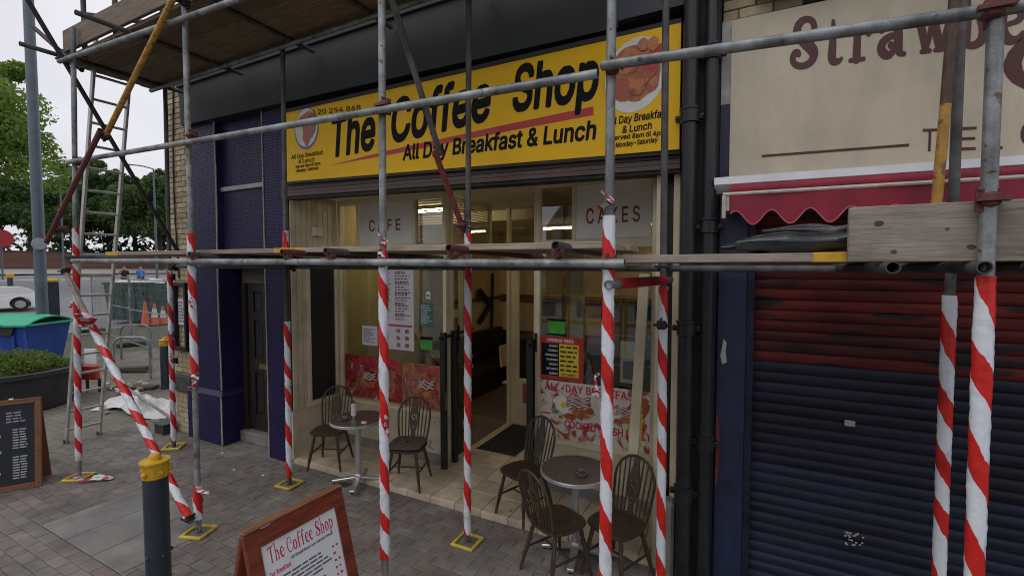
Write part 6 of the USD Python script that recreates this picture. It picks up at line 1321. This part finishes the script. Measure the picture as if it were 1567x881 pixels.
# trees
def tree(u, z, H, crown, n, leaf, label, trunk_r, seed, lean=0, low=.3, size=.3):
    p = gp_(u, z); p[2] = float(ground_h(p[0])) - .2; g = np.random.default_rng(seed)
    t = Thing('tree', label, 'tree', p); top = p + np.array([lean, 0, H * .62])
    t.part('trunk', sweep([p, p + (top - p) * .3 + [.1, .1, 0], p + (top - p) * .7 - [.1, 0, 0], top], [trunk_r * 1.3, trunk_r, trunk_r * .7, trunk_r * .35], 10), M['bark'], smooth=50)
    cs = []; limbs = []
    for k in range(crown[2]):
        a_, e_ = g.uniform(0, 6.283), g.uniform(-.5, 1.1); r_ = g.uniform(.35, 1.0)
        c0 = p + np.array([crown[0] * r_ * math.cos(a_) * math.cos(e_), crown[0] * r_ * math.sin(a_) * math.cos(e_), H * (low + (1 - low) * .5) + H * (1 - low) * .5 * r_ * math.sin(e_)])
        st = p + (top - p) * g.uniform(.4, .95); limbs.append(sweep([st, (st + c0) / 2 + [0, 0, .3], c0], [trunk_r * .3, trunk_r * .2, trunk_r * .08], 6))
        m = n // crown[2]; w = g.normal(size=(m, 3)); w /= np.linalg.norm(w, axis=1, keepdims=True); R_ = crown[1] * g.uniform(.6, 1.25)
        cs.append(c0 + w * R_ * g.uniform(.25, 1.0, (m, 1)) ** .5 * [1, 1, .75])
    t.part('limb', cat(*limbs), M['bark'], smooth=50)
    t.part('crown', leaves(np.vstack(cs), size, 0, seed + 1, .1), M[leaf], stuff=True)
tree(-62, 30, 18.6, (5.0, 1.5, 64), 36000, 'leaf_a', 'tall bright green tree at the left edge', .35, 11, size=.17, low=.10)
for k, (u, z, H, lf, lb) in enumerate(((48, 62, 13, 'leaf_b', 'bushy mid green tree behind the lamp column'), (95, 60, 11.5, 'leaf_c', 'dark tree behind the slim pale lamp post'), (128, 66, 14.5, 'leaf_c', 'dark tree behind the upper rungs of the ladder'), (168, 58, 14.0, 'leaf_b', 'mid green tree right of the ladder'), (208, 62, 13.2, 'leaf_c', 'dark tree under the arm of the far street lamp'), (246, 56, 12.6, 'leaf_b', 'mid green tree beside the brick pier'), (285, 64, 14, 'leaf_c', 'dark tree half hidden by the brick pier'), (5, 70, 14, 'leaf_c', 'dark tree behind the bright green tree'))):
    tree(u, z, H, (4.6, 1.5, 34), 13000, lf, lb, .28, 30 + k, size=.25, low=.08)
g = np.random.default_rng(17); cs = []
for k in range(260):
    y_ = g.uniform(-30, 90); c0 = np.array([wx - 3 - g.uniform(0, 4), y_, 3.0 + g.uniform(0, 5.5)]); w = g.normal(size=(90, 3)); w /= np.linalg.norm(w, axis=1, keepdims=True); cs.append(c0 + w * [1.3, 1.6, 1.3])
single('undergrowth', leaves(np.vstack(cs), .34, 0, 5), M['leaf_c'], 'mass of dark undergrowth behind the far brick wall', 'undergrowth', kind='stuff')
# car
cpos = gp_(-38, 22.0); cpos[2] = float(ground_h(cpos[0])) - .09
car = Thing('parked_car', 'white car at the left edge, only its rounded end in view', 'car', cpos)
ray_ = cpos - EYE; ray_[2] = 0; ray_ /= np.linalg.norm(ray_); cbv = ray_; ca = np.cross(ray_, [0, 0, 1.0]); CP = lambda a, b, z: cpos + ca * a + cbv * b + np.array([0, 0, z])
prof = Polygon([(-2.05, .28), (-2.1, .7), (-1.95, .95), (-1.3, 1.02), (-.75, 1.0), (.9, 1.10), (1.45, 1.08), (1.78, .98), (2.0, .80), (2.08, .55), (2.06, .3), (1.9, .22), (-1.9, .22)]).buffer(.06).difference(Point(1.42, .3).buffer(.37)).difference(Point(-1.32, .3).buffer(.37))
v, f = vf(extrude(prof, 1.66)); v = np.stack([v[:, 0], v[:, 2] - .83, v[:, 1]], 1); pinch = 1 - .10 * np.clip(np.abs(v[:, 0]) - 1.4, 0, 1) ** 1 - .06 * np.clip(v[:, 2] - .8, 0, 1); v[:, 1] *= pinch
car.part('body', (np.array([CP(*q) for q in v]), f[:, ::-1]), M['car_white'], smooth=35)
car.part('cabin', hullpts([CP(a, b, z) for a, b, z in [(-1.5, s * .74, 1.0) for s in (-1, 1)] + [(1.0, s * .74, 1.0) for s in (-1, 1)] + [(-1.0, s * .58, 1.42) for s in (-1, 1)] + [(.35, s * .58, 1.45) for s in (-1, 1)]]), M['car_glass'])
car.part('roof', hullpts([CP(a, b, z) for a, b, z in [(-1.08, s * .6, 1.43) for s in (-1, 1)] + [(.38, s * .6, 1.455) for s in (-1, 1)] + [(-.9, s * .5, 1.49) for s in (-1, 1)] + [(.2, s * .5, 1.5) for s in (-1, 1)]]), M['car_white'])
for a in (-1.32, 1.42):
    for s in (-1, 1):
        w_ = car.part('wheel', rod(CP(a, s * .84, .3), CP(a, s * .62, .3), .31, 24), M['tyre'], smooth=40); car.part('rim', rod(CP(a, s * .85, .3), CP(a, s * .79, .3), .19, 18), M['rim'], parent=w_, smooth=40)
for s in (-1, 1): car.part('headlight', blob(.13, 2, (.8, 1, .7), 2, .05, CP(1.95, s * .6, .68)), M['chrome'], smooth=True)
car.part('bumper', hullpts([CP(a, b, z) for a in (2.02, 2.14) for b in (-.7, .7) for z in (.3, .5)]), M['car_white'])
# two people beyond the skip
def person(u, z, label, shirt, arm):
    p = gp_(u, z); p[2] = float(ground_h(p[0])) - .10; t = Thing('person', label, 'person', p); f_ = (EYE - p); f_[2] = 0; f_ /= np.linalg.norm(f_); s_ = np.cross([0, 0, 1], f_)
    J = lambda a, b, z_: p + s_ * a + f_ * b + np.array([0, 0, z_])
    def chain(js):
        out = manifold3d.Manifold()
        for (a, ra), (b, rb2) in zip(js[:-1], js[1:]):
            v1 = trimesh.creation.icosphere(subdivisions=2, radius=ra).vertices + a; v2 = trimesh.creation.icosphere(subdivisions=2, radius=rb2).vertices + b
            out = out + manifold3d.Manifold.hull_points(np.vstack([v1, v2]).astype(np.float32))
        return out
    def smooth_(m):
        m = m.refine_to_length(.05); v_, f2 = vf(m); tm = trimesh.Trimesh(v_, f2); trimesh.smoothing.filter_taubin(tm, iterations=6); return tm
    arms, hands = manifold3d.Manifold(), manifold3d.Manifold()
    body = chain([(J(0, 0, 1.02), .15), (J(0, .0, 1.2), .145), (J(0, 0, 1.38), .13), (J(0, .01, 1.5), .055), (J(0, .02, 1.58), .055)]) + chain([(J(-.17, 0, 1.40), .075), (J(.17, 0, 1.40), .075)])
    head = chain([(J(0, .02, 1.66), .088), (J(0, .035, 1.60), .068)]) + chain([(J(0, .10, 1.635), .016), (J(0, .115, 1.62), .014)])
    for s in (-1, 1): head = head + chain([(J(s * .088, .01, 1.63), .018), (J(s * .09, .01, 1.61), .014)])
    el, hn = {'down': ((.25, -.02, 1.12), (.26, .08, .88)), 'up': ((.30, .06, 1.16), (.20, .22, 1.36))}[arm]
    for s in (-1, 1):
        e_, h_ = (el, hn) if s < 0 else ((.25, -.02, 1.12), (.26, .08, .88))
        E, Hn = J(s * e_[0], e_[1], e_[2]), J(s * h_[0], h_[1], h_[2]); body = body + chain([(J(s * .19, 0, 1.40), .062), (E, .045), (Hn, .032)])
        dr_ = (Hn - E) / np.linalg.norm(Hn - E)
        hand = chain([(Hn, .034), (Hn + dr_ * .08, .036)])
        for k in range(4): hand = hand + chain([(Hn + dr_ * .08 + s_ * (k - 1.5) * .02, .010), (Hn + dr_ * (.155 + .012 * (k in (1, 2))) + s_ * (k - 1.5) * .022 + f_ * .02, .008)])
        hand = hand + chain([(Hn + dr_ * .03 + s_ * .03, .012), (Hn + dr_ * .09 + s_ * .065, .009)]); body = body + hand
    for s in (-1, 1): body = body + chain([(J(s * .09, 0, 1.0), .10), (J(s * .10, .02, .53), .062), (J(s * .10, -.01, .09), .042), (J(s * .10, .13, .05), .04)])
    b_ = t.part('body', smooth_(body + head), M['skin'], smooth=True)
    top_ = chain([(J(0, 0, 1.0), .162), (J(0, 0, 1.2), .158), (J(0, 0, 1.40), .142)]) + chain([(J(-.18, 0, 1.40), .082), (J(.18, 0, 1.40), .082)])
    for s in (-1, 1): e_ = el if s < 0 else (.25, -.02, 1.12); top_ = top_ + chain([(J(s * .19, 0, 1.40), .074), (J(s * (.19 + (e_[0] - .19) * .6), e_[1] * .6, 1.40 + (e_[2] - 1.40) * .6), .066)])
    t.part('shirt', smooth_(top_), M[shirt], smooth=True)
    tr_ = chain([(J(-.08, 0, 1.0), .125), (J(.08, 0, 1.0), .125)])
    for s in (-1, 1): tr_ = tr_ + chain([(J(s * .09, 0, 1.0), .112), (J(s * .10, .02, .53), .08), (J(s * .10, -.01, .1), .07)])
    t.part('trousers', smooth_(tr_), M['trousers'], smooth=True)
    t.part('hair', smooth_(chain([(J(0, -.015, 1.69), .092), (J(0, -.035, 1.62), .075)])), M['hair'], smooth=True)
    t.part('eye', cat(*[blob(.011, 1, sub=1, amp=0, at=J(s * .032, .102, 1.655)) for s in (-1, 1)]), M['hair']); t.part('mouth', bar(J(-.022, .098, 1.588), J(.022, .098, 1.588), .008), M['sign_red'])
person(191, 33.5, 'person in a dark top with one bare arm raised, behind the skip', 'shirt_dark', 'up'); person(216, 34.5, 'person in a blue striped shirt behind the right of the skip', 'shirt_blue', 'down')

# notice board and cable on the brick pier
nb = Thing('notice_board', 'black framed notice hanging on the buff brick pier', 'notice board', (-7.36, 3.72, 1.75))
nb.part('frame', cat(box(-7.52, -7.475, 3.69, 3.748, 1.24, 2.24, .004), box(-7.235, -7.19, 3.69, 3.748, 1.24, 2.24, .004), box(-7.474, -7.236, 3.69, 3.748, 1.24, 1.30, .004), box(-7.474, -7.236, 3.69, 3.748, 2.19, 2.24, .004))[0:2], M['black_metal'])
nb.part('sheet', rot(box(-7.44, -7.25, 3.725, 3.735, 1.62, 2.0), 0), M['paper_grey']); nb.part('small_print', lines(-7.43, -7.26, 1.65, 1.97, 7, 3, 3.724, h=.6), M['print_grey'], stuff=True)
cz = np.linspace(2.3, 5.2, 16); single('wall_cable', sweep(np.stack([-7.42 + .05 * np.sin(cz * 1.3), np.full(16, 3.735), cz], 1), .011, 6), M['cable'], 'loose black cable running up the buff brick pier', 'cable')
# litter
for (u, dz_, lb) in ((330, 5.95, 'white scrap of litter on the paving before the doorstep'), (347, 5.45, 'white scrap of litter nearer the street than the doorstep scrap'), (392, 5.3, 'white scrap of litter between the side door and the taped pole')):
    q = gp_(u, dz_); single('litter', hullpts([q + [a, b, z] for a, b, z in ((0, 0, .004), (.04, .01, .008), (.03, .035, .004), (.0, .03, .01), (.02, .02, .015))]), M['sack'], lb, 'litter')

# ================================================================ ACROSS THE STREET (seen in the window reflections)
for k in range(5):
    x0 = -14 + k * 7.2; op = Thing('terrace_house', f'{["first", "second", "third", "fourth", "fifth"][k]} terraced house across the street from the side road, {["navy", "cream"][k % 2]} fascia', 'building', (x0 + 3.5, -26, 0), 'terraced houses across the street')
    op.part('wall', box(x0, x0 + 7.15, -30, -24.0, -.1, 5.6), M['far_brick']); op.part('roof', hullpts([(x, y, z) for x in (x0, x0 + 7.15) for y, z in ((-23.8, 5.6), (-30.2, 5.6), (-27, 7.6))]), M['roof'])
    for i in range(3):
        for z in (3.9,): op.part('window', box(x0 + .8 + i * 2.1, x0 + 2.0 + i * 2.1, -24.02, -23.985, z, z + 1.2), M['win_dark'])
    op.part('shop_window', box(x0 + .7, x0 + 4.4, -24.02, -23.98, .6, 2.7), M['win_dark']); op.part('door', box(x0 + 5.1, x0 + 6.2, -24.02, -23.97, 0, 2.3), M['door_dark']); op.part('shop_fascia', box(x0 + .4, x0 + 6.7, -24.1, -23.98, 2.9, 3.6), M['cream_sign' if k % 2 else 'navy'])
for k in range(4):
    x0 = -6.6 + k * 1.75; br2 = Thing('street_barrier', f'{["first", "second", "third", "fourth"][k]} yellow street barrier from the left across the front road', 'barrier', (x0 + .8, -4.2, 0), 'yellow barriers across the road')
    for xp in (x0, x0 + 1.6): br2.part('upright', bar((xp, -4.2, -.1), (xp, -4.2, 1.62), .08), M['barrier_yellow'])
    for zr in (1.55, .80): br2.part('rail', bar((x0 + .045, -4.2, zr), (x0 + 1.555, -4.2, zr), .12), M['barrier_yellow'])
    br2.part('panel', box(x0 + .25, x0 + 1.3, -4.215, -4.185, .95, 1.4), M['barrier_blue'])
